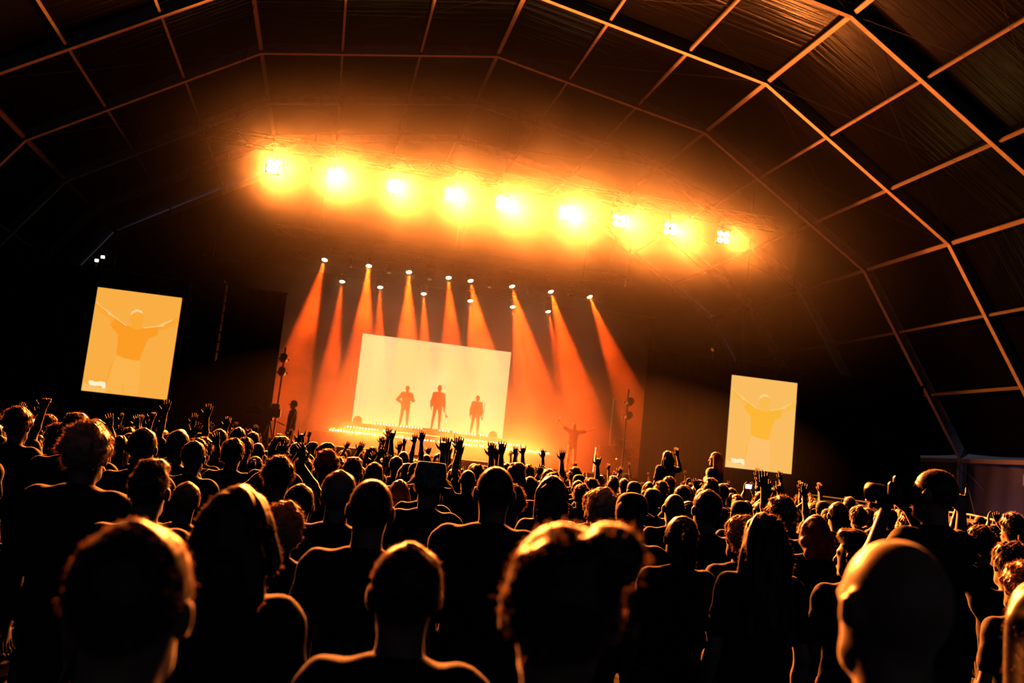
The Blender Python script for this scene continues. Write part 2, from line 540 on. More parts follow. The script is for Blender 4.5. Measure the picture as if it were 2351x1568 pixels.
# ------------------------------------------------------------------ blinders (2 x 2 lamps each)
BL = [(628, 382), (767, 405), (905, 428), (1037, 447), (1153, 466), (1297, 488), (1421, 507), (1538, 525), (1660, 545)]
BL_GAIN = [1.25, 1.1, 1.05, 1.0, 1.0, 1.15, 1.0, .85, .6]
ORD = ['leftmost', 'second from the left', 'third from the left', 'fourth from the left', 'middle', 'fourth from the right',
       'third from the right', 'second from the right', 'rightmost']
lens_me = MB().lathe([(.006, .012), (.03, .010), (.07, .006), (.086, 0.0)], 16).mesh('lamp', True)
ring_me = MB().lathe([(.100, -.05), (.100, .012), (.088, .018), (.088, -.03)], 20).mesh('lamp_ring')
TILT = R(-25)                                       # aimed out over the crowd and a little down
for k, (px, py) in enumerate(BL):
    p = at(px, py, BY)
    o = empty('blinder_light', p, label='%s of the nine glaring four-lamp blinders on the front truss' % ORD[k].capitalize(), cat='stage light',
              group='blinders on the front truss')
    Mx = Matrix.Rotation(math.pi / 2, 4, 'X')          # lamp axis to -y
    MB().box((0, .06, 0), (.46, .10, .46), bev=.02).build('housing', MATS['dark_housing'], o)
    for sx in (-1, 1):
        for sz in (-1, 1):
            q = link_mesh('lamp_ring', ring_me, MATS['dark_housing'], o, (sx * .105, -.01, sz * .105), (math.pi / 2, 0, 0))
            link_mesh('lamp', lens_me, MATS['lamp_white'], q, (0, 0, .006))
    yk = MB()
    yk.box((-.255, .06, .13), (.02, .05, .36)); yk.box((.255, .06, .13), (.02, .05, .36)); yk.box((0, .06, .31), (.53, .05, .02))
    yk.build('yoke', MATS['black_steel'], o)
    MB().box((0, .08, .41), (.07, .08, .19)).build('clamp', MATS['black_steel'], o)
    bm_ = spot_light('blinder_beam', (0, -.16, 0), (.25, -1, .05), BLINDER_POWER * BL_GAIN[k], BLINDER_RGB, 178, .15, .14, o)
    beam_profile(bm_, BLINDER_PEAK, (.20, -math.cos(TILT), math.sin(TILT)), 11.0)

# ------------------------------------------------------------------ moving-head spots with visible beams
ROW1 = [(746, 594, -6), (847, 608, 1), (939, 622, 3), (1030, 635, 5), (1080, 642, 12), (1175, 655, 14), (1264, 667, 14), (1353, 679, 19)]
ROW2 = [(786, 644, 0), (873, 657, 4), (973, 672, 5), (1080, 688, 5), (1177, 702, 8), (1258, 713, 12)]
head_me = MB().lathe([(.06, .30), (.10, .28), (.125, .18), (.12, .02), (.13, 0.0), (.13, -.05), (.11, -.055)], 20).mesh('head', True)
slens_me = MB().lathe([(.11, 0.0), (.08, -.012), (.01, -.018)], 20).mesh('lens', True)
slens_off = slens_me.copy()
fin_me = MB().lathe([(.128, .10), (.136, .102), (.136, .112), (.128, .114)], 20).mesh('cooling_ring')


def moving_head(p, lean, tilt, lit, label, power, group, drop=.55, angle=17):
    o = empty('moving_head_spotlight', p, label=label, cat='stage light', group=group)
    d = Vector((math.sin(R(lean)), -math.sin(R(tilt)), -math.cos(R(lean)) * math.cos(R(tilt)))).normalized()
    q = d.to_track_quat('-Z', 'Y')
    hd = link_mesh('head', head_me, MATS['dark_housing'], o)
    hd.rotation_euler = q.to_euler()
    for k in range(2):
        link_mesh('cooling_ring', fin_me, MATS['black_steel'], hd, (0, 0, .05 * k))
    link_mesh('lens', slens_me if lit else slens_off, MATS['lens_glow'] if lit else MATS['chrome'], hd, (0, 0, -.052))
    yk = MB()
    yk.box((-.165, 0, .22), (.03, .08, .34)); yk.box((.165, 0, .22), (.03, .08, .34)); yk.box((0, 0, .40), (.36, .12, .05))
    yk.build('yoke', MATS['dark_housing'], o)
    MB().box((0, 0, .48), (.30, .20, .10), bev=.02).build('base', MATS['dark_housing'], o)
    MB().box((0, 0, .56), (.06, .06, .12)).build('clamp', MATS['black_steel'], o)
    if lit:
        spot_light('spot_beam', d * .1, d, power, SPOT_RGB, angle, .35, .05, o)
    return o


NTH = ['first', 'second', 'third', 'fourth', 'fifth', 'sixth', 'seventh', 'eighth']
for k, (px, py, lean) in enumerate(ROW1):
    moving_head(at(px, py, 37.0), lean, 22, True, 'lit spotlight with an orange beam, %s from the left in the upper row' % NTH[k], SPOT_POWER, 'lit spotlights')
for k, (px, py, lean) in enumerate(ROW2):
    moving_head(at(px, py, 39.0), lean, 18, True, 'lit spotlight with an orange beam, %s from the left in the lower row' % NTH[k], SPOT_POWER * 1.0, 'lit spotlights', angle=13)
# ------------------------------------------------------------------ people: bodies grown as one smooth surface
def surface_nets(F, xs, ys, zs):
    ins = F < 0
    c = np.zeros(tuple(n - 1 for n in F.shape), np.int8)
    sl = [(slice(0, -1), slice(1, None))[b] for b in (0, 1)]
    for a in (0, 1):
        for b in (0, 1):
            for d in (0, 1):
                c += ins[sl[a], sl[b], sl[d]]
    act = (c > 0) & (c < 8)
    I, J, K = np.nonzero(act)
    idx = np.full(act.shape, -1, np.int64)
    idx[I, J, K] = np.arange(len(I))
    acc = np.zeros((len(I), 3)); cnt = np.zeros(len(I))
    corners = [(a, b, d) for a in (0, 1) for b in (0, 1) for d in (0, 1)]
    vals = {q: F[I + q[0], J + q[1], K + q[2]] for q in corners}
    for p in corners:
        for ax in range(3):
            if p[ax]: continue
            q = list(p); q[ax] = 1; q = tuple(q)
            va, vb = vals[p], vals[q]
            cr = (va < 0) != (vb < 0)
            t = np.where(cr, va / np.where(cr, va - vb, 1), 0)
            pos = np.zeros((len(I), 3)); pos[:] = p
            pos[:, ax] = t
            acc[cr] += pos[cr]; cnt[cr] += 1
    fr = acc / cnt[:, None]
    V = np.empty((len(I), 3))
    for ax, (co, ii) in enumerate(((xs, I), (ys, J), (zs, K))):
        V[:, ax] = co[ii] + fr[:, ax] * (co[ii + 1] - co[ii])
    faces = []
    for ax in range(3):
        lo = [slice(None)] * 3; hi = [slice(None)] * 3
        lo[ax] = slice(0, -1); hi[ax] = slice(1, None)
        A, Bv = ins[tuple(lo)], ins[tuple(hi)]
        e = A != Bv
        o1, o2 = (ax + 1) % 3, (ax + 2) % 3
        P = np.array(np.nonzero(e))
        ok = (P[o1] > 0) & (P[o2] > 0) & (P[o1] < F.shape[o1] - 1) & (P[o2] < F.shape[o2] - 1)
        P = P[:, ok]
        fl = A[tuple(P)]
        def cell(d1, d2):
            Q = P.copy(); Q[o1] -= d1; Q[o2] -= d2
            return idx[tuple(Q)]
        q = np.stack([cell(0, 0), cell(1, 0), cell(1, 1), cell(0, 1)], 1)
        q[~fl] = q[~fl][:, ::-1]
        faces.append(q)
    Fc = np.concatenate(faces)
    return V, Fc[(Fc >= 0).all(1)]


def axis(lo, hi, coarse, fine=()):
    pts = [lo]
    while pts[-1] < hi:
        s = coarse
        for a, b, f in fine:
            if a - .01 < pts[-1] < b: s = min(s, f)
        pts.append(pts[-1] + s)
    return np.array(pts)


def rc(a, b, ra, rb):
    return ('c', np.array(a, float), np.array(b, float), ra, rb)


def ell(c, r, M=None):
    return ('e', np.array(c, float), np.array(r, float), M)


def prim_d(p, P):
    if p[0] == 'c':
        a, b, ra, rb = p[1:]
        d = b - a
        t = np.clip(((P - a) @ d) / (d @ d), 0, 1)
        return np.linalg.norm(P - a - t[:, None] * d, axis=1) - (ra + (rb - ra) * t)
    c, r, M = p[1:]
    Q = P - c
    if M is not None: Q = Q @ M
    k0 = np.linalg.norm(Q / r, axis=1) + 1e-9
    k1 = np.linalg.norm(Q / (r * r), axis=1) + 1e-9
    return k0 * (k0 - 1) / k1


def prim_box(p):
    if p[0] == 'c':
        r = max(p[3], p[4])
        return np.minimum(p[1], p[2]) - r, np.maximum(p[1], p[2]) + r
    r = p[2] if p[3] is None else np.full(3, p[2].max())
    return p[1] - r, p[1] + r


def field(prims, xs, ys, zs, k=.02, grow=0.0):
    """smooth union of all prims on the grid; prims may carry their own blend radius as (prim, k)"""
    F = np.full((len(xs), len(ys), len(zs)), .3)
    for p in prims:
        kk = k
        if isinstance(p[0], tuple): p, kk = p
        lo, hi = prim_box(p)
        mg = kk + grow + .045
        i0, i1 = np.searchsorted(xs, lo[0] - mg), np.searchsorted(xs, hi[0] + mg)
        j0, j1 = np.searchsorted(ys, lo[1] - mg), np.searchsorted(ys, hi[1] + mg)
        k0, k1 = np.searchsorted(zs, lo[2] - mg), np.searchsorted(zs, hi[2] + mg)
        if i1 <= i0 or j1 <= j0 or k1 <= k0: continue
        G = np.stack(np.meshgrid(xs[i0:i1], ys[j0:j1], zs[k0:k1], indexing='ij'), -1)
        d = prim_d(p, G.reshape(-1, 3)).reshape(G.shape[:3]) - grow
        A = F[i0:i1, j0:j1, k0:k1]
        h = np.clip(.5 + .5 * (A - d) / kk, 0, 1)
        F[i0:i1, j0:j1, k0:k1] = A + (d - A) * h - kk * h * (1 - h)
    return F


def to_mesh(name, V, Fc, smooth=True):
    me = bpy.data.meshes.new(name)
    me.vertices.add(len(V)); me.vertices.foreach_set('co', V.astype(np.float32).ravel())
    me.loops.add(len(Fc) * 4); me.loops.foreach_set('vertex_index', Fc.astype(np.int32).ravel())
    me.polygons.add(len(Fc))
    me.polygons.foreach_set('loop_start', np.arange(0, len(Fc) * 4, 4, dtype=np.int32))
    me.update(calc_edges=True)
    me.validate()
    if smooth: me.shade_smooth()
    return me


HC = np.array((0, -.005, 1.652))                     # head centre of the standard 1.75 m body


def rotz(v, a, c=(0, 0, 0)):
    v = np.array(v, float) - c
    ca, sa = math.cos(a), math.sin(a)
    return np.array((ca * v[0] - sa * v[1], sa * v[0] + ca * v[1], v[2])) + c


def head_prims(yaw=0.0, fem=False):
    f = .96 if fem else 1.0
    M = np.array(Matrix.Rotation(yaw, 3, 'Z'))
    q = lambda x, y, z: rotz((x, y, z), yaw)
    P = [ell(q(0, -.008, 1.655), (.077 * f, .097, .096), M),
         (ell(q(0, .028, 1.592), (.058 * f, .062, .074), M), .03),
         (rc(q(-.03, .05, 1.552), q(.03, .05, 1.552), .022, .022), .03),          # jaw
         (rc(q(0, .078, 1.538), q(0, .070, 1.545), .017, .016), .02),             # chin
         (rc(q(-.034, .078, 1.652), q(.034, .078, 1.652), .012, .012), .02),      # brow
         (rc(q(0, .090, 1.645), q(0, .110, 1.605), .008, .013), .012),            # nose
         (rc(q(-.018, .088, 1.572), q(.018, .088, 1.572), .008, .008), .010),     # mouth
         (ell(q(-.030, .072, 1.628), (.013, .013, .010), M), .004),               # eyes
         (ell(q(.030, .072, 1.628), (.013, .013, .010), M), .004)]
    for s in (-1, 1):
        Me = M @ np.array(Matrix.Rotation(s * -.35, 3, 'Z'))
        P.append((ell(q(s * .082 * f, -.004, 1.632), (.010, .023, .033), Me), .008))
    return P


def hand_prims(W, u, n, pose='open'):
    W, u, n = [np.array(v, float) for v in (W, u, n)]
    u /= np.linalg.norm(u); n -= u * (n @ u); n /= np.linalg.norm(n)
    s = np.cross(u, n)
    M = np.stack([s, u, n], 1)
    P = [(ell(W + u * .055, (.040, .055, .017), M), .015)]
    for i, L in enumerate((.060, .074, .080, .070)):
        off = (1.5 - i) * -.0225
        spread = (i - 1.5) * .10
        base = W + u * .090 + s * off
        d1 = u * math.cos(spread) + s * math.sin(spread)
        curl = .25
        if pose == 'fist' or (pose == 'horns' and i in (1, 2)): curl = 2.6
        elif pose == 'relaxed': curl = .7
        d1c = d1 * math.cos(curl * .4) + n * math.sin(curl * .4)
        d2 = d1 * math.cos(curl) + n * math.sin(curl)
        mid = base + d1c * L * .5
        P += [(rc(base - u * .02, mid, .0105, .0095), .006), (rc(mid, mid + d2 * L * .5, .0095, .0078), .006)]
    tb = W + u * .030 + s * .036
    P += [(rc(tb, tb + (u * .6 + s * .75) * .035, .013, .011), .010), (rc(tb + (u * .6 + s * .75) * .035, tb + (u * .9 + s * .8) * .062, .011, .009), .006)]
    return P


ARM = {   # elbow, wrist, finger direction, palm normal, all for the right side (+x); mirrored for the left
    'down': ((.232, -.03, 1.125), (.245, .055, .885), (0, .15, -1), (-1, 0, 0), 'relaxed', 0),
    'front': ((.235, -.02, 1.13), (.10, .22, 1.20), (-.5, .6, .4), (-.4, 0, -1), 'relaxed', 0),
    'up': ((.265, .06, 1.655), (.245, .10, 1.915), (.02, .1, 1), (0, 1, -.1), 'open', .03),
    'wide': ((.375, .03, 1.60), (.475, .06, 1.835), (.35, .1, 1), (0, 1, 0), 'open', .03),
    'spread': ((.44, .0, 1.475), (.68, .02, 1.575), (1, 0, .35), (0, 1, -.2), 'open', .015),
    'mic': ((.405, .0, 1.555), (.60, .02, 1.72), (.7, 0, .75), (0, 1, 0), 'fist', .02),
    'bent': ((.36, .10, 1.44), (.31, .18, 1.695), (-.1, .2, 1), (0, 1, 0), 'open', .015),
    'clap': ((.285, .13, 1.585), (.062, .20, 1.745), (-.12, .1, 1), (-1, 0, 0), 'open', .03),
    'phone': ((.25, .17, 1.545), (.085, .27, 1.735), (-.1, .2, 1), (-.6, -.6, 0), 'relaxed', .02),
    'horns': ((.265, .06, 1.655), (.245, .10, 1.915), (.02, .1, 1), (0, 1, -.1), 'horns', .03),
    'fist': ((.265, .08, 1.645), (.235, .14, 1.90), (.02, .1, 1), (0, 1, -.1), 'fist', .03),
    'hip': ((.345, -.05, 1.165), (.20, .09, 1.05), (-.7, .5, -.4), (-.4, -1, 0), 'relaxed', 0),
    'camera': ((.27, .12, 1.24), (.075, .20, 1.545), (-.5, .5, .5), (-.3, .2, -.4), 'relaxed', 0),
    'play': ((.275, .08, 1.17), (.10, .25, 1.33), (-.6, .4, .4), (-.4, 0, -1), 'relaxed', 0),
}


def body_prims(left='down', right='down', yaw=0.0, fem=False, legs='stand', wide=1.0):
    sw = (.9 if fem else 1.0) * wide
    G = {}
    G['head'] = head_prims(yaw, fem)
    G['neck'] = [(rc((0, -.022, 1.43), rotz((0, -.01, 1.565), yaw), .060 if not fem else .050, .056 if not fem else .046), .03)]
    tw = 1.0 if not fem else .90
    G['torso'] = [ell((0, -.005, 1.27), (.160 * sw, .112, .195)), (ell((0, .0, 1.07), (.138 * tw * wide, .105, .17)), .06),
                  (rc((-.125 * sw, -.012, 1.40), (.125 * sw, -.012, 1.40), .062, .062), .05),
                  (rc((0, -.03, 1.445), (-.13 * sw, -.015, 1.415), .055, .042), .04), (rc((0, -.03, 1.445), (.13 * sw, -.015, 1.415), .055, .042), .04),
                  (ell((0, -.005, .945), (.160 * (1.05 if fem else 1) * wide, .112, .12)), .06)]
    if fem:
        G['torso'] += [(ell((-.07, .085, 1.27), (.06, .05, .055)), .03), (ell((.07, .085, 1.27), (.06, .05, .055)), .03)]
    G['upper'], G['fore'], G['hand'] = [], [], []
    hands = []
    for s, pose in ((-1, left), (1, right)):
        E, W, u, n, hp, lift = ARM[pose]
        mx = lambda v: np.array((s * v[0], v[1], v[2]), float)
        sh = np.array((s * .165 * sw, -.012, 1.405 + lift))
        E2, W2 = mx(E), mx(W)
        E2[0] -= s * (1 - sw) * .15; W2[0] -= s * (1 - sw) * .15 if pose != 'clap' else 0
        th = .88 if fem else 1.0
        G['upper'] += [(ell(sh, (.058 * th, .060, .062)), .04), (rc(sh, E2, .049 * th, .038 * th), .03)]
        G['fore'] += [(rc(E2, (E2 * .65 + W2 * .35), .039 * th, .040 * th), .02), (rc(E2 * .65 + W2 * .35, W2, .040 * th, .026), .02)]
        uu, nn = mx(u), mx(n)
        hp_ = hand_prims(W2, uu, nn, hp)
        G['hand'] += hp_
        hands.append((W2, uu / np.linalg.norm(uu)))
    G['legs'] = []
    for s in (-1, 1):
        if legs == 'stand':
            hip, kn, an, toe = (s * .088, 0, .93), (s * .10, .012, .50), (s * .105, -.025, .085), (s * .125, .135, .028)
        elif legs == 'apart':
            hip, kn, an, toe = (s * .09, 0, .93), (s * .122, .012, .50), (s * .150, -.02, .085), (s * .195, .12, .028)
        else:                                        # seated
            hip, kn, an, toe = (s * .10, .02, .92), (s * .15, .44, .90), (s * .14, .42, .48), (s * .15, .56, .43)
        hip, kn, an, toe = map(np.array, (hip, kn, an, toe))
        G['legs'] += [(rc(hip, kn, .088 if not fem else .092, .057), .05), (rc(kn, kn * .65 + an * .35 + np.array((0, -.012, 0)), .056, .058), .03),
                      (rc(kn * .65 + an * .35, an, .054, .038), .03), (rc(an + np.array((0, -.04, -.045)), toe, .038, .030), .02)]
    return G, hands


def body_variant(key, left='down', right='down', yaw=0.0, fem=False, legs='stand', sleeves=.6, wide=1.0, grow=.014, hem=.90):
    """returns dict(body mesh, shirt mesh)"""
    G, hands = body_prims(left, right, yaw, fem, legs, wide)
    allp = G['torso'] + G['neck'] + G['head'] + G['legs'] + G['upper'] + G['fore'] + G['hand']
    lo = np.min([prim_box(p if not isinstance(p[0], tuple) else p[0])[0] for p in allp], 0) - .03
    hi = np.max([prim_box(p if not isinstance(p[0], tuple) else p[0])[1] for p in allp], 0) + .03
    fx, fy, fz = [(-.095, .095, .0085)], [(-.11, .125, .0085)], [(1.50, 1.765, .0085)]
    for W, u in hands:
        if W[2] > 1.3:
            a, b = np.minimum(W, W + u * .2) - .06, np.maximum(W, W + u * .2) + .06
            fx.append((a[0], b[0], .009)); fy.append((a[1], b[1], .009)); fz.append((a[2], b[2], .009))
    xs, ys, zs = axis(lo[0], hi[0], .016, fx), axis(lo[1], hi[1], .016, fy), axis(lo[2], hi[2], .018, fz)
    V, Fc = surface_nets(field(allp, xs, ys, zs), xs, ys, zs)
    me = to_mesh('person_body', V, Fc)
    cen = V[Fc].mean(1)
    mi = np.zeros(len(Fc), np.int32)
    leg = (cen[:, 2] < .965) & (np.abs(cen[:, 0]) < .205) if legs == 'stand' else (cen[:, 2] < .965)
    if legs != 'stand' and legs != 'apart': leg = (cen[:, 2] < .98)
    mi[leg] = 1
    if legs in ('stand', 'apart'): mi[leg & (cen[:, 2] < .085)] = 2
    for mt in (MATS['skin'], MATS['trousers'], MATS['shoes']): me.materials.append(mt)
    me.polygons.foreach_set('material_index', mi)
    # shirt: the torso and upper arms grown outward, open at the hem
    sp = list(G['torso'])
    if legs not in ('stand', 'apart'): hem = .86
    for i in range(2):
        sp.append(G['upper'][2 * i])
        p, kk = G['upper'][2 * i + 1]
        if sleeves >= 1:
            sp.append((p, kk)); sp += G['fore'][2 * i:2 * i + 2]
        else:
            E2 = p[1] + (p[2] - p[1]) * sleeves
            sp.append((rc(p[1], E2, p[3] + .006, p[3] + .004), kk))
    xs2, ys2, zs2 = axis(lo[0] - .03, hi[0] + .03, .016), axis(-.22, max(.22, hi[1] + .03), .016), axis(.78, hi[2] + .03, .016)
    Fs = field(sp, xs2, ys2, zs2, grow=grow)
    X, Yg, Z = np.meshgrid(xs2, ys2, zs2, indexing='ij')
    Fs += .004 * np.sin(X * 55 + Z * 23) * np.sin(Z * 31 + Yg * 40)          # creases
    body_col = np.abs(X) < .24
    Fs = np.where(body_col, np.maximum(Fs, hem - Z), Fs) if sleeves >= 1 else np.maximum(Fs, hem - Z)
    V, Fc = surface_nets(Fs, xs2, ys2, zs2)
    sh = to_mesh('shirt', V, Fc)
    return dict(body=me, shirt=sh, yaw=yaw, hands=hands, fem=fem)


# ---- materials for people
def random_ramp(name, cols, rough=.85, spec=.2, sheen=.35, wrinkle=.25):
    m = principled(name, cols[0], rough=rough, spec=spec, sheen=sheen, bump=wrinkle, bscale=14)
    nt = m.node_tree
    oi = nt.nodes.new('ShaderNodeObjectInfo')
    cr = nt.nodes.new('ShaderNodeValToRGB'); cr.color_ramp.interpolation = 'CONSTANT'
    e = cr.color_ramp.elements
    while len(e) < len(cols): e.new(.5)
    for i, c in enumerate(cols):
        e[i].position = i / len(cols); e[i].color = (*c, 1)
    nt.links.new(oi.outputs['Random'], cr.inputs['Fac'])
    nt.links.new(cr.outputs['Color'], nt.nodes['Principled BSDF'].inputs['Base Color'])
    return m


principled('skin', (.24, .13, .085), rough=.36, spec=.45, sheen=.6, noise=.08, nscale=20)
random_ramp('trousers', [(.012, .013, .02), (.02, .022, .035), (.03, .028, .025), (.008, .008, .009)])
principled('shoes', (.02, .02, .02), rough=.5)
random_ramp('shirt_dark', [(.005, .005, .006), (.008, .0075, .01), (.014, .013, .014), (.006, .007, .012), (.018, .014, .013), (.004, .004, .004)], sheen=.12)
principled('shirt_pale', (.42, .40, .42), rough=.85, sheen=.2, bump=.25, bscale=14)
principled('shirt_blue_grey', (.10, .11, .18), rough=.85, sheen=.2, bump=.25, bscale=14)
principled('shirt_red_lit', (.30, .035, .02), rough=.8, sheen=.2, bump=.25, bscale=14)  # red light on the cut-off shoulder, put into the cloth colour
principled('jacket_red', (.05, .012, .009), rough=.75, sheen=.2, bump=.25, bscale=14)
principled('trousers_pale', (.62, .55, .45), rough=.8, sheen=.2)


def hair_mat(name, cols):
    m = random_ramp(name, cols, rough=.34, spec=.5, sheen=.35, wrinkle=0)
    nt = m.node_tree
    b = nt.nodes['Principled BSDF']
    tr = nt.nodes.new('ShaderNodeBsdfTranslucent')
    cr = [n for n in nt.nodes if n.type == 'VALTORGB'][0]
    hs = nt.nodes.new('ShaderNodeHueSaturation'); hs.inputs['Value'].default_value = 4.0
    nt.links.new(cr.outputs['Color'], hs.inputs['Color'])
    nt.links.new(hs.outputs['Color'], tr.inputs['Color'])
    mx = nt.nodes.new('ShaderNodeMixShader'); mx.inputs[0].default_value = .12
    nt.links.new(b.outputs[0], mx.inputs[1]); nt.links.new(tr.outputs[0], mx.inputs[2])
    nt.links.new(mx.outputs[0], nt.nodes['Material Output'].inputs[0])
    return m


hair_mat('hair_dark', [(.012, .007, .004), (.008, .005, .003), (.022, .012, .006), (.010, .006, .004), (.016, .009, .005)])
hair_mat('hair_blond', [(.30, .19, .09), (.24, .15, .07)])
hair_mat('hair_grey', [(.26, .25, .25), (.20, .19, .19)])
hair_mat('hair_red', [(.16, .05, .02), (.13, .045, .02)])


def fuzz_mat():
    m = bpy.data.materials.new('hair_fuzz'); m.use_nodes = True
    nt = m.node_tree
    nt.nodes.remove(nt.nodes['Principled BSDF'])
    d = nt.nodes.new('ShaderNodeBsdfDiffuse'); d.inputs[0].default_value = (.14, .085, .05, 1)
    t = nt.nodes.new('ShaderNodeBsdfTranslucent'); t.inputs[0].default_value = (.26, .15, .08, 1)
    mx = nt.nodes.new('ShaderNodeMixShader'); mx.inputs[0].default_value = .6
    nt.links.new(d.outputs[0], mx.inputs[1]); nt.links.new(t.outputs[0], mx.inputs[2])
    nt.links.new(mx.outputs[0], nt.nodes['Material Output'].inputs[0])
    MATS['hair_fuzz'] = m


fuzz_mat()


# ---- hair, one mesh per style, in the frame of the standard head
def hair_style(name, kind, lump, fuzz, flen, seed):
    P = []
    line = lambda X, Y, Z: (1.552 + .93 * (Y + .09)) - Z          # negative above the hairline
    zlo = 1.50
    if kind == 'short':
        P = [ell((0, -.014, 1.665), (.086, .103, .102))]
    elif kind == 'buzz':
        P = [ell((0, -.012, 1.66), (.080, .100, .098))]
    elif kind == 'quiff':
        P = [ell((0, -.014, 1.662), (.083, .101, .100)), (ell((0, .03, 1.745), (.068, .075, .040)), .03)]
    elif kind == 'curly':
        P = [ell((0, -.020, 1.680), (.103, .116, .112))]
    elif kind == 'mop':
        P = [ell((0, -.016, 1.675), (.096, .110, .108)), (ell((0, -.06, 1.62), (.088, .065, .09)), .03)]
    elif kind == 'bun':
        P = [ell((0, -.014, 1.665), (.085, .103, .102)), (ell((.062, -.055, 1.735), (.046, .05, .045)), .012)]
    elif kind == 'ponytail':
        P = [ell((0, -.014, 1.662), (.085, .102, .101)), (rc((0, -.10, 1.70), (0, -.155, 1.66), .030, .035), .02),
             (rc((0, -.155, 1.66), (.01, -.165, 1.54), .036, .032), .02), (rc((.01, -.165, 1.54), (.015, -.15, 1.40), .032, .012), .02)]
    elif kind in ('long', 'longthick', 'bob'):
        t = 1.25 if kind == 'longthick' else 1.0
        b = 1.50 if kind == 'bob' else (1.22 if kind == 'longthick' else 1.28)
        P = [ell((0, -.016, 1.665), (.089, .106, .104)), (ell((0, -.055, 1.58), (.092 * t, .070, .13)), .03),
             (rc((0, -.07, 1.60), (0, -.115, b + .05), .075 * t, .060 * t), .03)]
        for s in (-1, 1):
            P.append((rc((s * .066, -.02, 1.66), (s * .085 * t, -.045, b + .08), .036, .042 * t), .03))
            P.append((rc((s * .05, -.09, 1.58), (s * .075 * t, -.115, b), .045, .035 * t), .03))
        zlo = b - .08
    xs, ys, zs = axis(-.2, .2, .009), axis(-.24, .15, .009), axis(zlo, 1.85, .009)
    F = field(P, xs, ys, zs)
    X, Y, Z = np.meshgrid(xs, ys, zs, indexing='ij')
    rng = np.random.default_rng(seed)
    if lump:
        n = 0
        for _ in range(7):
            k = rng.normal(size=3); k /= np.linalg.norm(k)
            fq = rng.uniform(70, 190)
            if kind.startswith('long') or kind == 'bob': k *= (1, 1, .15)
            n = n + np.sin((X * k[0] + Y * k[1] + Z * k[2]) * fq + rng.uniform(0, 6))
        F = F + lump * n / 3.2
    if kind.startswith('long') or kind == 'bob':
        # keep the face clear
        face = np.maximum(line(X, Y, Z), (Y - .035))
        F = np.maximum(F, np.where(Y > .02, line(X, Y, Z), -1))
    else:
        ext = np.where(Y < -.06, Z * 0 - 1, line(X, Y, Z)) if kind in ('ponytail', 'bun') else line(X, Y, Z)
        F = np.maximum(F, ext)
    V, Fc = surface_nets(F, xs, ys, zs)
    # loose strands
    vs, fs = [tuple(v) for v in V], [tuple(f) for f in Fc]
    tri = V[Fc]
    nr = np.cross(tri[:, 2] - tri[:, 0], tri[:, 3] - tri[:, 1])
    nr /= np.linalg.norm(nr, axis=1)[:, None] + 1e-9
    pick = rng.integers(0, len(Fc), fuzz)
    for i in pick:
        p, nn = tri[i].mean(0), nr[i]
        d = nn * .75 + rng.normal(size=3) * .55 + np.array((0, 0, -.25 if kind.startswith('long') else .1))
        d /= np.linalg.norm(d)
        L = flen * rng.uniform(.5, 1.3)
        t = np.cross(d, rng.normal(size=3)); t /= np.linalg.norm(t)
        wd = .0008
        q = len(vs)
        mid = p + d * L * .6
        tip = p + d * L + np.array((0, 0, -.15 * L)) + rng.normal(size=3) * .2 * L
        vs += [tuple(p - nn * .004 - t * wd), tuple(p - nn * .004 + t * wd), tuple(mid + t * wd * .8), tuple(mid - t * wd * .8), tuple(tip)]
        fs += [(q, q + 1, q + 2, q + 3), (q + 3, q + 2, q + 4)]
    me = bpy.data.meshes.new('hair')
    me.from_pydata(vs, [], fs)
    me.shade_smooth()
    me.materials.append(None); me.materials.append(MATS['hair_fuzz'])
    mi = np.zeros(len(fs), np.int32); mi[len(Fc):] = 1
    me.polygons.foreach_set('material_index', mi)
    return me


HAIR = {
    'short': hair_style('short', 'short', .003, 1500, .007, 1), 'short2': hair_style('short2', 'quiff', .005, 1700, .010, 2),
    'buzz': hair_style('buzz', 'buzz', 0, 2200, .005, 3), 'curly': hair_style('curly', 'curly', .011, 2600, .018, 4),
    'mop': hair_style('mop', 'mop', .009, 1900, .014, 5), 'bun': hair_style('bun', 'bun', .004, 1400, .011, 6),
    'ponytail': hair_style('ponytail', 'ponytail', .004, 1200, .009, 7), 'long': hair_style('long', 'long', .006, 1600, .010, 8),
    'longthick': hair_style('longthick', 'longthick', .010, 2000, .014, 9), 'bob': hair_style('bob', 'bob', .006, 1400, .010, 10),
}
HEADW = dict(short=.178, short2=.172, buzz=.166, curly=.215, mop=.198, bun=.176, ponytail=.176, long=.198, longthick=.235, bob=.195, bald=.160,
             cap=.178, beanie=.184, bucket=.285)
HEADTOP = dict(short=1.768, short2=1.785, buzz=1.758, curly=1.795, mop=1.785, bun=1.775, ponytail=1.764, long=1.770, longthick=1.775, bob=1.770, bald=1.752,
               cap=1.775, beanie=1.782, bucket=1.80)


# ---- hats, in the frame of the standard head
def cap_mesh():
    mb = MB()
    mb.lathe([(.089, 1.655), (.092, 1.68), (.090, 1.71), (.078, 1.745), (.052, 1.766), (.012, 1.774)], 24)
    n = 14
    vs = []
    for k in range(n + 1):
        a = math.pi * (.16 + .68 * k / n)
        x, y = math.cos(a), math.sin(a)
        for r, z in ((.085, 1.672), (.155, 1.658), (.155, 1.652), (.085, 1.664)):
            vs.append((x * r * (.78 if r > .1 else 1), y * r * 1.06 if r > .1 else y * r, z - .012 * abs(x) * (r > .1)))
    fs = []
    for k in range(n):
        for j in range(4):
            a, b = 4 * k + j, 4 * k + (j + 1) % 4
            fs.append((a, b, b + 4, a + 4))
    mb.add(vs, fs)
    return mb.mesh('cap', True)


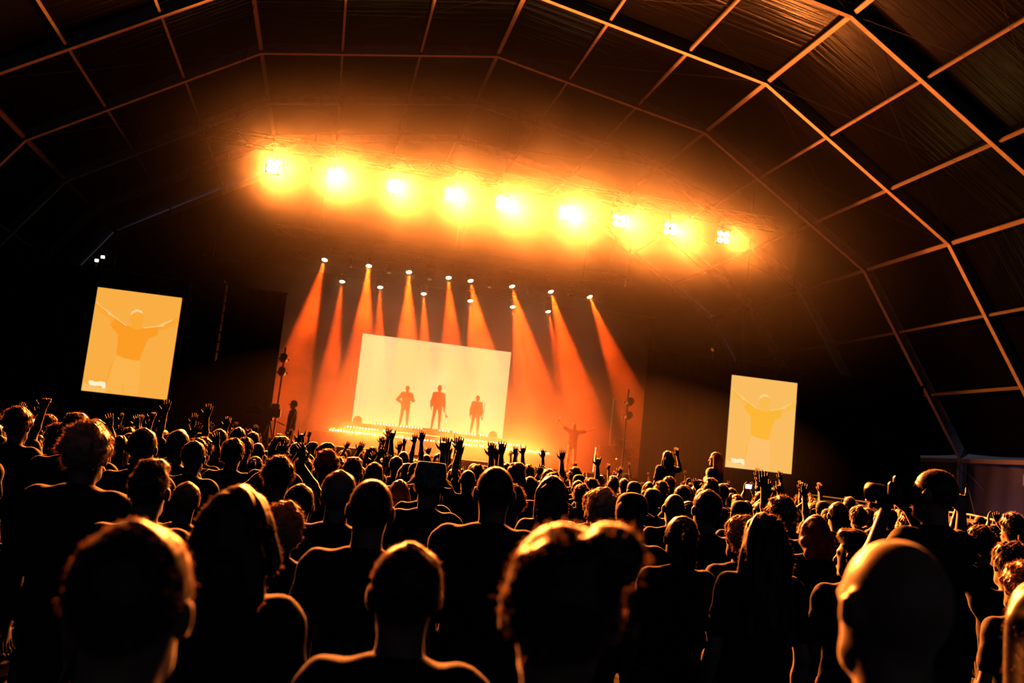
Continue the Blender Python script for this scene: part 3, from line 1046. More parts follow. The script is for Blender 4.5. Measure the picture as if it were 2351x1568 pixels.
def beanie_mesh():
    mb = MB()
    mb.lathe([(.088, 1.632), (.094, 1.634), (.095, 1.668), (.090, 1.672)], 24)
    mb.lathe([(.089, 1.66), (.0925, 1.70), (.084, 1.742), (.060, 1.770), (.030, 1.780), (.008, 1.782)], 24)
    return mb.mesh('beanie', True)


def bucket_mesh():
    n, prof = 28, [(.142, 1.648), (.140, 1.652), (.104, 1.690), (.102, 1.72), (.092, 1.785), (.084, 1.797), (.05, 1.793), (.008, 1.789)]
    mb = MB()
    mb.lathe(prof, n)
    me = mb.mesh('bucket_hat', True)
    for v in me.vertices:
        v.co.z += .010 * math.sin(3 * math.atan2(v.co.y, v.co.x) + 1) * (abs(v.co.xy.length) > .1)
        v.co.y *= 1.08
    return me


principled('hat_dark', (.012, .012, .014), rough=.8, sheen=.2)
principled('hat_grey', (.16, .155, .17), rough=.85, sheen=.3, bump=.4, bscale=60)


def hat_pattern():
    m = principled('hat_pattern', (.2, .19, .21), rough=.85, sheen=.2, noise=.75, nscale=38)
    return m


hat_pattern()
HATS = dict(cap=(cap_mesh(), 'cap'), beanie=(beanie_mesh(), 'beanie'), bucket=(bucket_mesh(), 'bucket_hat'))
BODY = {}


def body_of(key):
    if key not in BODY:
        BODY[key] = body_variant(key, **VARIANT[key])
    return BODY[key]


VARIANT = {
    'm': dict(), 'm_l': dict(yaw=R(38)), 'm_bit': dict(yaw=R(20), wide=1.05), 'm_r': dict(yaw=R(-38)), 'f': dict(fem=True), 'f_l': dict(fem=True, yaw=R(30)), 'm_drink': dict(right='front', yaw=R(-12)),
    'm_wide': dict(wide=1.1, sleeves=1.0, grow=.022), 'm_up': dict(left='up', right='up'), 'f_wide': dict(left='wide', right='wide', fem=True),
    'm_right': dict(right='up'), 'm_left': dict(left='bent'), 'f_clap': dict(left='clap', right='clap', fem=True), 'm_phone': dict(left='phone', right='phone'),
    'm_horns': dict(right='horns'), 'm_fist': dict(left='fist', yaw=R(10)), 'f_right': dict(right='wide', fem=True, yaw=R(-15)),
    'rider_pale': dict(left='down', right='front', fem=True, legs='seated', yaw=R(15)), 'rider_wave': dict(left='down', right='bent', fem=True, legs='seated'),
    'photog': dict(left='camera', right='camera', wide=1.05, yaw=R(18)), 'singer': dict(left='spread', right='mic', legs='apart', hem=.93, grow=.022, sleeves=.85),
    'sax': dict(left='play', right='hip', legs='apart', sleeves=1.0, grow=.026, wide=1.06), 'trumpeter': dict(legs='apart', sleeves=1.0, grow=.026, wide=1.06),
    'trombonist': dict(left='front', right='down', legs='apart', sleeves=1.0, grow=.026), 'keys': dict(left='front', right='front', legs='seated'),
}
DRIP = []


def person(loc, scale, rz, body, hair, label, group=None, cat='person', hair_m='hair_dark', shirt_m='shirt_dark', hat_m='hat_dark', trousers_m=None, trunk=1.0):
    Bv = body_of(body)
    o = bpy.data.objects.new('person', Bv['body'])
    COL.objects.link(o)
    o.location = loc
    o.rotation_euler = (0, 0, rz)
    o.scale = (scale * trunk, scale * trunk, scale)
    tag(o, label, cat, group)
    if trousers_m:
        o.material_slots[1].link = 'OBJECT'
        o.material_slots[1].material = MATS[trousers_m]

    def child(name, me, mat, yaw=0.0):
        if not me.materials: me.materials.append(None)
        c = bpy.data.objects.new(name, me)
        COL.objects.link(c)
        c.parent = o
        c.rotation_euler = (0, 0, yaw)
        c.material_slots[0].link = 'OBJECT'
        c.material_slots[0].material = MATS[mat]
        return c
    child('shirt', Bv['shirt'], shirt_m)
    yaw = Bv['yaw']
    if hair in HAIR:
        child('hair', HAIR[hair], hair_m, yaw)
    elif hair in HATS:
        child('hair', HAIR['buzz'], hair_m, yaw)
        child(HATS[hair][1], HATS[hair][0], hat_m, yaw)
    return o
# ------------------------------------------------------------------ the riser's light battens
MB().box((.12, .3, 1.05), (1.7, 1.6, .10), bev=.01).build('centre_slab', MATS['riser_face'], riser)
batten_me = MB().box((0, 0, 0), (.96, .08, .07), bev=.01).mesh('housing')
cell_me = MB().lathe([(.024, 0), (.018, .008), (.004, .010)], 10, Matrix.Rotation(math.pi / 2, 4, 'X')).mesh('led_cell', True)
cell_small = MB().lathe([(.014, 0), (.010, .005), (.003, .006)], 8, Matrix.Rotation(math.pi / 2, 4, 'X')).mesh('led_cell', True)


def batten(x, y, z, label, hot, n=7, skip=(), small=False):
    o = empty('led_batten', (x, y, z), label=label, cat='stage light', group='light battens on the riser')
    link_mesh('housing', batten_me, MATS['dark_housing'], o)
    for k in range(n):
        if k in skip: continue
        link_mesh('led_cell', cell_small if small else cell_me, MATS['led_hot'] if hot else MATS['led_warm'], o, (-.42 + .84 * k / (n - 1), -.041, 0))
    MB().box((-.3, .0, -.045), (.05, .1, .03)).build('foot', MATS['black_steel'], o)
    MB().box((.3, .0, -.045), (.05, .1, .03)).build('foot', MATS['black_steel'], o)
    return o


for k in range(9):
    x = .42 + .5 + .98 * k
    if x < 9.4:
        batten(x - .1, 37.18, DECK + .585, 'lit light batten, %s from the left along the lower step' % (NTH + ['ninth'])[k], k < 3, 9, (2,) if k in (4, 6) else ((5,) if k in (3, 7) else ()))
for k, x in enumerate((1.5, 2.45, 5.9, 6.85, 7.8)):
    batten(x, 38.28, DECK + .80, 'lit light batten, %s from the left in the middle row of the riser' % NTH[k], k < 2, 8, (3,) if k % 2 else ())
for k, x in enumerate((3.4, 4.36)):
    batten(x, 38.28, DECK + .80, 'dim light batten with tiny dots, %s in the middle row under the trumpeter' % ('left' if k == 0 else 'right'), False, 16, small=True)
for k, x in enumerate((2.55, 3.6, 5.2, 6.3)):
    batten(x, 38.5, DECK + 1.06, 'lit light batten, %s from the left at the musicians\' feet' % NTH[k], k < 2, 8, (4,) if k > 1 else ())
for nm, x, z, wd, pw in (('batten_glow', 2.0, DECK + .62, 3.2, 1000), ('batten_glow', 6.8, DECK + .62, 4.4, 1800)):
    l = bpy.data.lights.new(nm, 'AREA')
    l.shape, l.size, l.size_y, l.energy, l.color = 'RECTANGLE', wd, .06, pw, (1, .12, .016)
    l.spread = R(168)
    o = bpy.data.objects.new(nm, l)
    COL.objects.link(o)
    o.location = (x, 37.08, z); o.rotation_euler = (-math.pi / 2, 0, 0)

for px, py, nm in ((820, 972, 'left'), (1131, 1008, 'right')):
    p = at(px, py, 39.9)
    o = empty('floor_lamp_dome', (p.x, 39.9, DECK + 1.0), label='round dark floor lamp at the lower %s corner of the video wall' % nm, cat='stage light', group='floor lamps by the video wall')
    MB().lathe([(.22, 0), (.22, .06), (.18, .08)], 20).build('base', MATS['dark_housing'], o, True)
    MB().lathe([(.17, .07), (.19, .14), (.16, .24), (.09, .30), (.01, .32)], 20).build('dome', MATS['dark_housing'], o, True)

# ------------------------------------------------------------------ unlit fixtures on the stage trusses
for k, (px, py) in enumerate(((772, 572), (966, 600), (1155, 627), (1338, 650))):
    p = at(px, py, 36.78)
    o = empty('wash_panel', p, label='unlit flat wash panel, %s from the left above the upper spotlights' % NTH[k], cat='stage light', group='unlit wash panels')
    MB().box((0, 0, 0), (.40, .12, .16), bev=.015).build('housing', MATS['dark_housing'], o)
    MB().box((0, -.065, 0), (.34, .01, .11)).build('front_glass', MATS['chrome'], o)
    MB().box((0, .08, (9.48 - p.z) / 2 + .04), (.05, .05, max(.1, 9.48 - p.z - .08))).build('bracket', MATS['black_steel'], o)
for k, (px, py) in enumerate(((893, 622), (987, 637), (1125, 655), (803, 608), (1215, 668), (1310, 676))):
    p = at(px, py, 37.0)
    o = moving_head(p, 0, 30, False, 'unlit spotlight hanging %s the upper truss' % ['between the second and third lit lamps of', 'between the third and fourth lit lamps of', 'between the fifth and sixth lit lamps of',
         'between the first and second lit lamps of', 'between the sixth and seventh lit lamps of', 'between the seventh and eighth lit lamps of'][k], 0, 'unlit spotlights')
    MB().box((0, 0, .62 + (9.52 - p.z - .62) / 2), (.05, .05, max(.05, 9.52 - p.z - .6))).build('drop_pipe', MATS['black_steel'], o)

# ------------------------------------------------------------------ booms at the stage sides
def boom(p0, zlamp, label, tower_h):
    o = empty('light_boom', (p0[0], p0[1], DECK), label=label, cat='light stand')
    MB().tube([(0, 0, .03), (0, 0, tower_h)], .03, 8).build('pole', MATS['black_steel'], o)
    MB().lathe([(.32, 0), (.32, .03), (.06, .05)], 20).build('base', MATS['black_steel'], o)
    for k, z in enumerate(zlamp):
        hd = MB().lathe([(.06, .28), (.12, .25), (.13, .05), (.13, -.04), (.11, -.05)], 18, Matrix.Translation((0, -.16, z)) @ Matrix.Rotation(R(75), 4, 'X')).build('lamp_head', MATS['dark_housing'], o, True)
        MB().box((0, -.06, z), (.34, .06, .05)).build('lamp_bracket', MATS['chrome'], hd)
    return o


pl = at(652, 825, 32.2)
boom((pl.x, 32.2), (pl.z - DECK, pl.z - DECK - .45), 'black side-light pole at the left edge of the stage', pl.z - DECK + .4)
pr_ = at(1441, 925, 32.6)
boom((pr_.x, 32.6), (pr_.z - DECK, pr_.z - DECK - .5), 'black side-light pole at the right edge of the stage', pr_.z - DECK + .5)

# ------------------------------------------------------------------ work lights on the wing tops, hoist chains, line array
emission('work_lamp', (1.0, .86, .74), 30.0, sampled=False)


def work_light(p, base_z, label, power, aim):
    o = empty('work_light', p, label=label, cat='lamp', group='white work lights')
    q = Vector(aim).normalized().to_track_quat('-Z', 'Y').to_euler()
    MB().box((0, 0, .05), (.16, .13, .10), bev=.01).build('housing', MATS['dark_housing'], o, rot=q)
    MB().box((0, 0, -.006), (.09, .07, .012), bev=.003).build('lamp', MATS['work_lamp'], o, rot=q)
    MB().box((0, .05, -(p[2] - base_z) / 2), (.03, .03, p[2] - base_z + .04)).build('bracket', MATS['black_steel'], o)
    if power:
        spot_light('work_beam', Vector(aim).normalized() * .04, aim, power, (1, .8, .68), 120, .5, .04, o)
    return o


work_light(at(1640, 800, 31.25), 6.15, 'small white work light on top of the right wing curtain', 12, (.75, .2, .6))
work_light(at(222, 598, 31.2), 6.45, 'small white work light on the left wing, lower of the pair', 0, (.3, -.9, -.2))
work_light(at(236, 590, 31.0), 6.45, 'tiny white work light on the left wing, upper of the pair', 0, (.3, -.9, -.2))

for px, py0, py1, lab, zb in ((500, 455, 640, 'bright hoist chain running down to the speaker array on the left', None), (1445, 598, 642, 'short glinting hoist chain hanging at the right end of the front truss', None)):
    a, b = at(px + 10 if px < 600 else px, py0, 29.6), at(px - 10 if px < 600 else px, py1, 29.6)
    o = empty('hoist_chain', (a.x, 29.6, b.z), label=lab, cat='chain')
    zr = float(np.interp(a.x - AX, [p[0] for p in ARCH], [p[1] for p in ARCH]))
    n = int((zr - b.z) / .085)
    lk = MB().tube([(0, 0, -.05), (.016, 0, -.03), (.016, 0, .03), (0, 0, .05), (-.016, 0, .03), (-.016, 0, -.03), (0, 0, -.05)], .006, 5, cap=False).mesh('link')
    for k in range(n):
        link_mesh('link', lk, MATS['chrome'], o, (0, 0, .05 + .085 * k), (0, 0, math.pi / 2 * (k % 2)))
    if px > 600:
        MB().box((0, 0, -.12), (.2, .2, .28), bev=.03).build('motor', MATS['dark_housing'], o)
    else:
        arr = empty('line_array_speaker', (a.x, 29.6, b.z), label='black hanging line array of loudspeakers left of the stage', cat='loudspeaker')
        MB().box((0, 0, -.06), (.9, .6, .06)).build('flying_frame', MATS['black_steel'], arr)
        for k in range(8):
            an = R(1.2 * k)
            c = (0, -.01 * k * k * .3, -.25 - .30 * k)
            cab = MB().box(c, (1.05, .5, .27), Euler((an, 0, 0)), bev=.02).build('speaker_cabinet', MATS['dark_housing'], arr)
            MB().box((c[0], c[1] - .255, c[2]), (.95, .02, .22), Euler((an, 0, 0))).build('grille', MATS['black_steel'], cab)

# ------------------------------------------------------------------ right side: fence, straps, sign, blue uplight
fence = empty('crowd_fence', at(1960, 1148, 24.0) - Vector((0, 0, at(1960, 1148, 24.0).z)), label='low railing with pale cloth panels along the right side behind the crowd', cat='fence')
fo = fence.location
pts = [at(1835, 1133, 30), at(2055, 1161, 23.5), at(2229, 1182, 19.5), at(2300, 1198, 17.0), at(2420, 1212, 15)]
principled('fence_metal', (.55, .55, .62), rough=.35, metal=.6)
for a, b in zip(pts[:-1], pts[1:]):
    MB().tube([a - fo, b - fo], .022, 8).build('top_rail', MATS['fence_metal'], fence)
    n = 4
    for k in range(n):
        q = a.lerp(b, k / n)
        MB().tube([(q.x - fo.x, q.y - fo.y, 0), (q.x - fo.x, q.y - fo.y, q.z)], .018, 6).build('post', MATS['fence_metal'], fence)
        q2 = a.lerp(b, (k + 1) / n)
        me = MB()
        me.add([(q.x - fo.x, q.y - fo.y + .03, .15), (q2.x - fo.x, q2.y - fo.y + .03, .15), (q2.x - fo.x, q2.y - fo.y + .03, q2.z - .09), (q.x - fo.x, q.y - fo.y + .03, q.z - .09),
                (q.x - fo.x, q.y - fo.y + .045, .15), (q2.x - fo.x, q2.y - fo.y + .045, .15), (q2.x - fo.x, q2.y - fo.y + .045, q2.z - .09), (q.x - fo.x, q.y - fo.y + .045, q.z - .09)],
               [(0, 1, 2, 3), (7, 6, 5, 4), (0, 4, 5, 1), (3, 2, 6, 7), (1, 5, 6, 2), (0, 3, 7, 4)])
        me.build('panel', MATS['side_cloth'], fence)
wr = bpy.data.objects['wall_right']
for k, (dx, dz) in enumerate(((-.9, -1.6), (-.35, -1.75), (.1, -1.8), (.55, -1.2))):
    MB().tube([(-.15, 12.3, 3.5), (-.15 + dx * .5, 12.1 - .2 * k, 3.5 + dz * .55), (-.15 + dx, 12.0 - .3 * k, 3.5 + dz)], .012, 5).build('hanging_strap', MATS['fence_metal'], wr)
sg = at(2318, 1040, 27.0)
principled('sign_plate', (.35, .33, .25), rough=.6)
so = empty('wall_sign', (AX + 19.45, 28.6, 3.05), label='small dim rectangular plate on the right tent wall', cat='sign')
MB().box((0, 0, 0), (.02, .55, .38), bev=.004).build('plate', MATS['sign_plate'], so)
MB().box((-.014, 0, 0), (.01, .22, .18), bev=.003).build('symbol', MATS['dark_housing'], so)

bl = empty('blue_uplight', (22.6, 28.2, 0), label='small blue floor light by the right tent wall', cat='lamp')
MB().box((0, 0, .12), (.3, .3, .2), bev=.03).build('housing', MATS['dark_housing'], bl)
emission('blue_lamp', (.35, .4, 1.0), 4.0, sampled=False)
MB().lathe([(.11, .222), (.09, .235), (.01, .24)], 16).build('lens', MATS['blue_lamp'], bl, True)
spot_light('blue_beam', (0, 0, .3), (.8, .3, .5), 120, (.42, .46, 1.0), 100, .8, .1, bl)

# ------------------------------------------------------------------ camera position in the pit
principled('camera_body', (.03, .03, .032), rough=.35)
cp = at(676, 919, 28.6)
plat = empty('camera_platform', (cp.x - .35, 28.6, 0), label='black platform in the pit under the camera operator', cat='platform')
PZ = cp.z - 1.79
MB().box((0, 0, PZ - .05), (2.0, 1.4, .10), bev=.01).build('deck', MATS['stage_black'], plat)
for sx in (-.95, .95):
    for sy in (-.65, .65):
        MB().tube([(sx, sy, 0), (sx, sy, PZ - .1)], .03, 8).build('leg', MATS['black_steel'], plat)
tc_ = empty('broadcast_camera', (cp.x - .62, 28.55, PZ), label='black broadcast camera on a tripod on the pit platform', cat='camera')
for a in range(3):
    an = R(90 + 120 * a)
    MB().tube([(.38 * math.cos(an), .38 * math.sin(an), .01), (0, 0, 1.12)], .022, 8).build('tripod_leg', MATS['black_steel'], tc_)
MB().box((0, 0, 1.17), (.16, .16, .12), bev=.02).build('pan_head', MATS['camera_body'], tc_)
MB().box((.02, 0, 1.36), (.52, .20, .26), bev=.03).build('camera_body', MATS['camera_body'], tc_)
MB().lathe([(.09, 0), (.10, .1), (.10, .34), (.12, .36), (.12, .46), (.09, .46)], 18, Matrix.Translation((-.22, 0, 1.36)) @ Matrix.Rotation(-math.pi / 2, 4, 'Y')).build('lens', MATS['camera_body'], tc_, True)
MB().box((.12, -.16, 1.55), (.22, .14, .14), bev=.02).build('viewfinder', MATS['camera_body'], tc_)
MB().box((.05, 0, 1.53), (.30, .05, .04), bev=.01).build('top_handle', MATS['chrome'], tc_)
MB().tube([(.05, -.12, 1.17), (.45, -.22, 1.02)], .013, 8).build('pan_bar', MATS['chrome'], tc_)

# ------------------------------------------------------------------ performers
s_at = at(1311, 1060, 35.0)
person((s_at.x, 35.0, DECK + .004), 1.04, math.pi + R(6), 'singer', 'buzz', 'singer with arms spread wide in dark T-shirt and pale trousers, on the stage', cat='person', hair_m='hair_blond', shirt_m='shirt_dark', trousers_m='trousers_pale')
Wm = BODY['singer']['hands'][1]
hw = Matrix.Rotation(math.pi + R(6), 3, 'Z') @ Vector((Wm[0] + Wm[1] * .06 + np.array((0, .04, 0))) * 1.04)
mic = empty('microphone', Vector((s_at.x, 35.0, DECK)) + hw, label='handheld microphone in the singer\'s raised hand', cat='microphone')
mq = Vector((.35, 0, .93)).to_track_quat('Z', 'Y').to_matrix().to_4x4()
MB().lathe([(.012, -.16), (.016, -.15), (.020, .06), (.023, .08)], 12, mq).build('handle', MATS['dark_housing'], mic, True)
MB().lathe([(.023, .08), (.030, .10), (.030, .125), (.018, .15), (.004, .155)], 12, mq).build('grille', MATS['chrome'], mic, True)

RT_Z = DECK + 1.0
principled('brass', (.30, .17, .06), rough=.28, metal=1.0)
mus = []
for px, sc, zo, bodyk, hair, lab in ((929, 1.01, 0, 'sax', 'short', 'left musician in a jacket holding a saxophone before the video wall'),
                                     (1003, 1.045, .10, 'trumpeter', 'short2', 'tall middle musician in a jacket with a trumpet hanging from one hand'),
                                     (1093, .975, 0, 'trombonist', 'short', 'right musician in a jacket beside an upright trombone')):
    p = at(px, 950, 39.45)
    mus.append(person((p.x, 39.45, RT_Z + zo), sc, math.pi, bodyk, hair, lab, cat='person', shirt_m='jacket_red', group='musicians on the riser'))
# saxophone
p = mus[0].location
sx_ = empty('saxophone', (p.x, p.y - .27, p.z + .85), label='brass saxophone held by the left musician', cat='instrument')
MB().tube([(.10, .02, .56), (.07, -.01, .50), (.05, 0, .40), (.0, 0, .05), (-.02, 0, -.06), (-.08, -.01, -.10), (-.13, -.02, -.04), (-.16, -.05, .12), (-.18, -.08, .20)],
          [.012, .014, .02, .034, .04, .045, .05, .065, .10], 12).build('body_tube', MATS['brass'], sx_, True)
MB().tube([(.10, .02, .56), (.17, .04, .60), (.235, .05, .565), (.27, .05, .53)], [.012, .011, .010, .008], 8).build('neck', MATS['brass'], sx_, True)
for k in range(5):
    MB().lathe([(.018, 0), (.018, .012), (.004, .014)], 10, Matrix.Translation((.035 - .01 * k, -.04, .36 - .07 * k)) @ Matrix.Rotation(math.pi / 2, 4, 'X')).build('key', MATS['brass'], sx_, True)
# trumpet
a, b = at(1013, 932, 39.3), at(1026, 958, 39.3)
tp = empty('trumpet', a, label='brass trumpet hanging from the middle musician\'s hand', cat='instrument')
d = (b - a)
MB().tube([(0, 0, 0), d * .75, d * .86, d], [.009, .012, .03, .065], 12).build('bell_tube', MATS['brass'], tp, True)
MB().tube([d * .12 + Vector((.06, 0, .01)), d * .62 + Vector((.06, 0, .01)), d * .66 + Vector((.0, 0, 0))], .008, 8).build('lead_pipe', MATS['brass'], tp, True)
for k in range(3):
    q = d * (.30 + .07 * k)
    MB().lathe([(.013, -.05), (.013, .05), (.006, .055), (.006, .08)], 10, Matrix.Translation(q + Vector((.03, 0, 0)))).build('valve', MATS['brass'], tp, True)
# trombone
a, b = at(1111, 920, 39.2), at(1106, 963, 39.2)
tb = empty('trombone', b, label='upright trombone beside the right musician', cat='instrument')
d = a - b
sid = Vector((.045, 0, 0))
MB().tube([-sid + d * .05, -sid + d * .92, d * .985, sid + d * .92, sid + d * .45], .010, 8).build('slide', MATS['brass'], tb, True)
MB().tube([sid + d * .5, sid + d * .08, d * .0 + Vector((0, -.05, -.02)), Vector((-.05, -.10, .12)), Vector((-.07, -.12, .35))], [.010, .012, .018, .03, .09], 12).build('bell', MATS['brass'], tb, True)

# drummer and kit on the right
dk = at(1450, 1030, 36.3)
person((dk.x + .15, 37.0, DECK - .40), 1.0, math.pi, 'keys', 'short', 'drummer seated behind the drum kit on the right of the stage', cat='person', hair_m='hair_blond')
th = empty('drum_stool', (dk.x + .15, 36.95, DECK), label='round drum stool under the drummer', cat='stool')
MB().lathe([(.17, .33), (.18, .36), (.17, .385)], 18).build('seat', MATS['dark_housing'], th, True)
MB().tube([(0, 0, .02), (0, 0, .33)], .02, 8).build('post', MATS['chrome'], th)
for a in range(3):
    MB().tube([(0, 0, .15), (.25 * math.cos(2.1 * a), .25 * math.sin(2.1 * a), .012)], .012, 6).build('leg', MATS['chrome'], th)
kit = empty('drum_kit', (dk.x, 35.95, DECK), label='drum kit with cymbals in the smoke on the right of the stage', cat='drums')
principled('drum_shell', (.12, .03, .02), rough=.35)
principled('drum_skin', (.55, .5, .42), rough=.6)


def drum(c, r, h, M, name):
    T = Matrix.Translation(c) @ M
    o = MB().lathe([(r, 0), (r, h)], 22, T).build(name, MATS['drum_shell'], kit, True)
    MB().lathe([(r * .97, h + .001), (r * .97, h + .006)], 22, T).build('drum_skin', MATS['drum_skin'], o)
    MB().lathe([(r * 1.02, h - .02), (r * 1.04, h - .015), (r * 1.04, h + .012), (r * .98, h + .012)], 22, T).build('hoop', MATS['chrome'], o)


drum((0, .0, .30), .29, .42, Matrix.Rotation(math.pi / 2, 4, 'X'), 'bass_drum')
drum((-.22, .10, .68), .16, .2, Matrix.Rotation(R(15), 4, 'X'), 'tom')
drum((.18, .10, .68), .17, .22, Matrix.Rotation(R(15), 4, 'X'), 'tom')
drum((.55, .35, .25), .21, .36, Matrix.Identity(4), 'floor_tom')
drum((-.45, .35, .52), .18, .14, Matrix.Identity(4), 'snare_drum')
for cx, cy_, cz, r in ((-.75, .25, 1.18, .24), (.62, .0, 1.28, .26), (-.45, -.1, 1.42, .22), (-.8, .45, .95, .18)):
    T = Matrix.Translation((cx, cy_, cz)) @ Matrix.Rotation(R(14), 4, 'X')
    MB().lathe([(r, 0), (r * .3, .02), (r * .25, .05), (.01, .055)], 22, T).build('cymbal', MATS['brass'], kit, True)
    MB().tube([(cx, cy_, .02), (cx, cy_, cz)], .012, 6).build('cymbal_stand', MATS['chrome'], kit)
# amp rack with light tube, tall boom stand
ap = at(1388, 1030, 35.8)
rk = empty('amp_rack', (ap.x, 35.9, DECK), label='amplifier rack with bright edges between the singer and the drum kit', cat='amplifier')
MB().box((.08, .1, .45), (.62, .45, .90), bev=.02).build('cabinet', MATS['dark_housing'], rk)
MB().box((.08, -.135, .45), (.54, .02, .80)).build('grille', MATS['stage_black'], rk)
MB().box((.08, .1, 1.02), (.52, .30, .20), bev=.02).build('amp_head', MATS['dark_housing'], rk)
fr = MB()
for q in (((.08, -.055, 1.11), (.46, .012, .012)), ((.08, -.055, .93), (.46, .012, .012)), ((-.15, -.055, 1.02), (.012, .012, .19)), ((.31, -.055, 1.02), (.012, .012, .19))): fr.box(*q)
fr.build('trim', MATS['chrome'], rk)
tu = empty('light_tube', (ap.x - .38, 35.8, DECK), label='upright thin light tube left of the amplifier rack', cat='lamp')
emission('tube_glow', (1.0, .52, .2), 3.0, sampled=False)
MB().tube([(0, 0, .05), (.02, 0, 1.0)], .016, 8).build('tube', MATS['tube_glow'], tu)
MB().lathe([(.12, 0), (.12, .03), (.03, .05)], 14).build('base', MATS['dark_housing'], tu)
tpz = at(1409, 915, 37.5)
ts = empty('boom_stand', (tpz.x, 37.5, DECK), label='tall boom stand with a level cross bar above the drum kit', cat='stand')
MB().tube([(0, 0, .02), (0, 0, tpz.z - DECK)], .014, 8).build('pole', MATS['chrome'], ts)
MB().tube([(-.17, 0, tpz.z - DECK), (.17, 0, tpz.z - DECK - .02)], .018, 8).build('cross_bar', MATS['chrome'], ts)
for a in range(3):
    MB().tube([(0, 0, .25), (.3 * math.cos(2.1 * a), .3 * math.sin(2.1 * a), .012)], .012, 6).build('leg', MATS['black_steel'], ts)
# camera operator
person((cp.x, 28.6, PZ), 1.01, R(80), 'm', 'cap', 'camera operator in a pale cap on the pit platform', cat='person', hat_m='hat_grey')
# ------------------------------------------------------------------ crowd
CROWD = []      # dicts: ray at head top, depth Y, scale, style...
VARIANT['m_hornsl'] = dict(left='horns')


def add(px, py, wpx, body, hair, label, group=None, lift=0.0, dmul=1.0, **kw):
    r = ray(px, py)
    W = HEADW[hair] * dmul
    Y = F_PX * W / wpx / (FW.dot(r))
    top = HEADTOP[hair]
    h = CAM_H + r.z * Y - lift
    s = h / top
    smin, smax = .86, 1.08
    if s < smin or s > smax:
        s = min(max(s, smin), smax)
        if abs(r.z) > 1e-4 and lift == 0:
            Yn = (s * top - CAM_H) / r.z
            if .6 * Y < Yn < 1.7 * Y: Y = Yn
    CROWD.append(dict(r=r, Y=Y, s=s, top=top, body=body, hair=hair, label=label, group=group, kw=kw, lift=lift, fixed=True, px=px))
    return CROWD[-1]


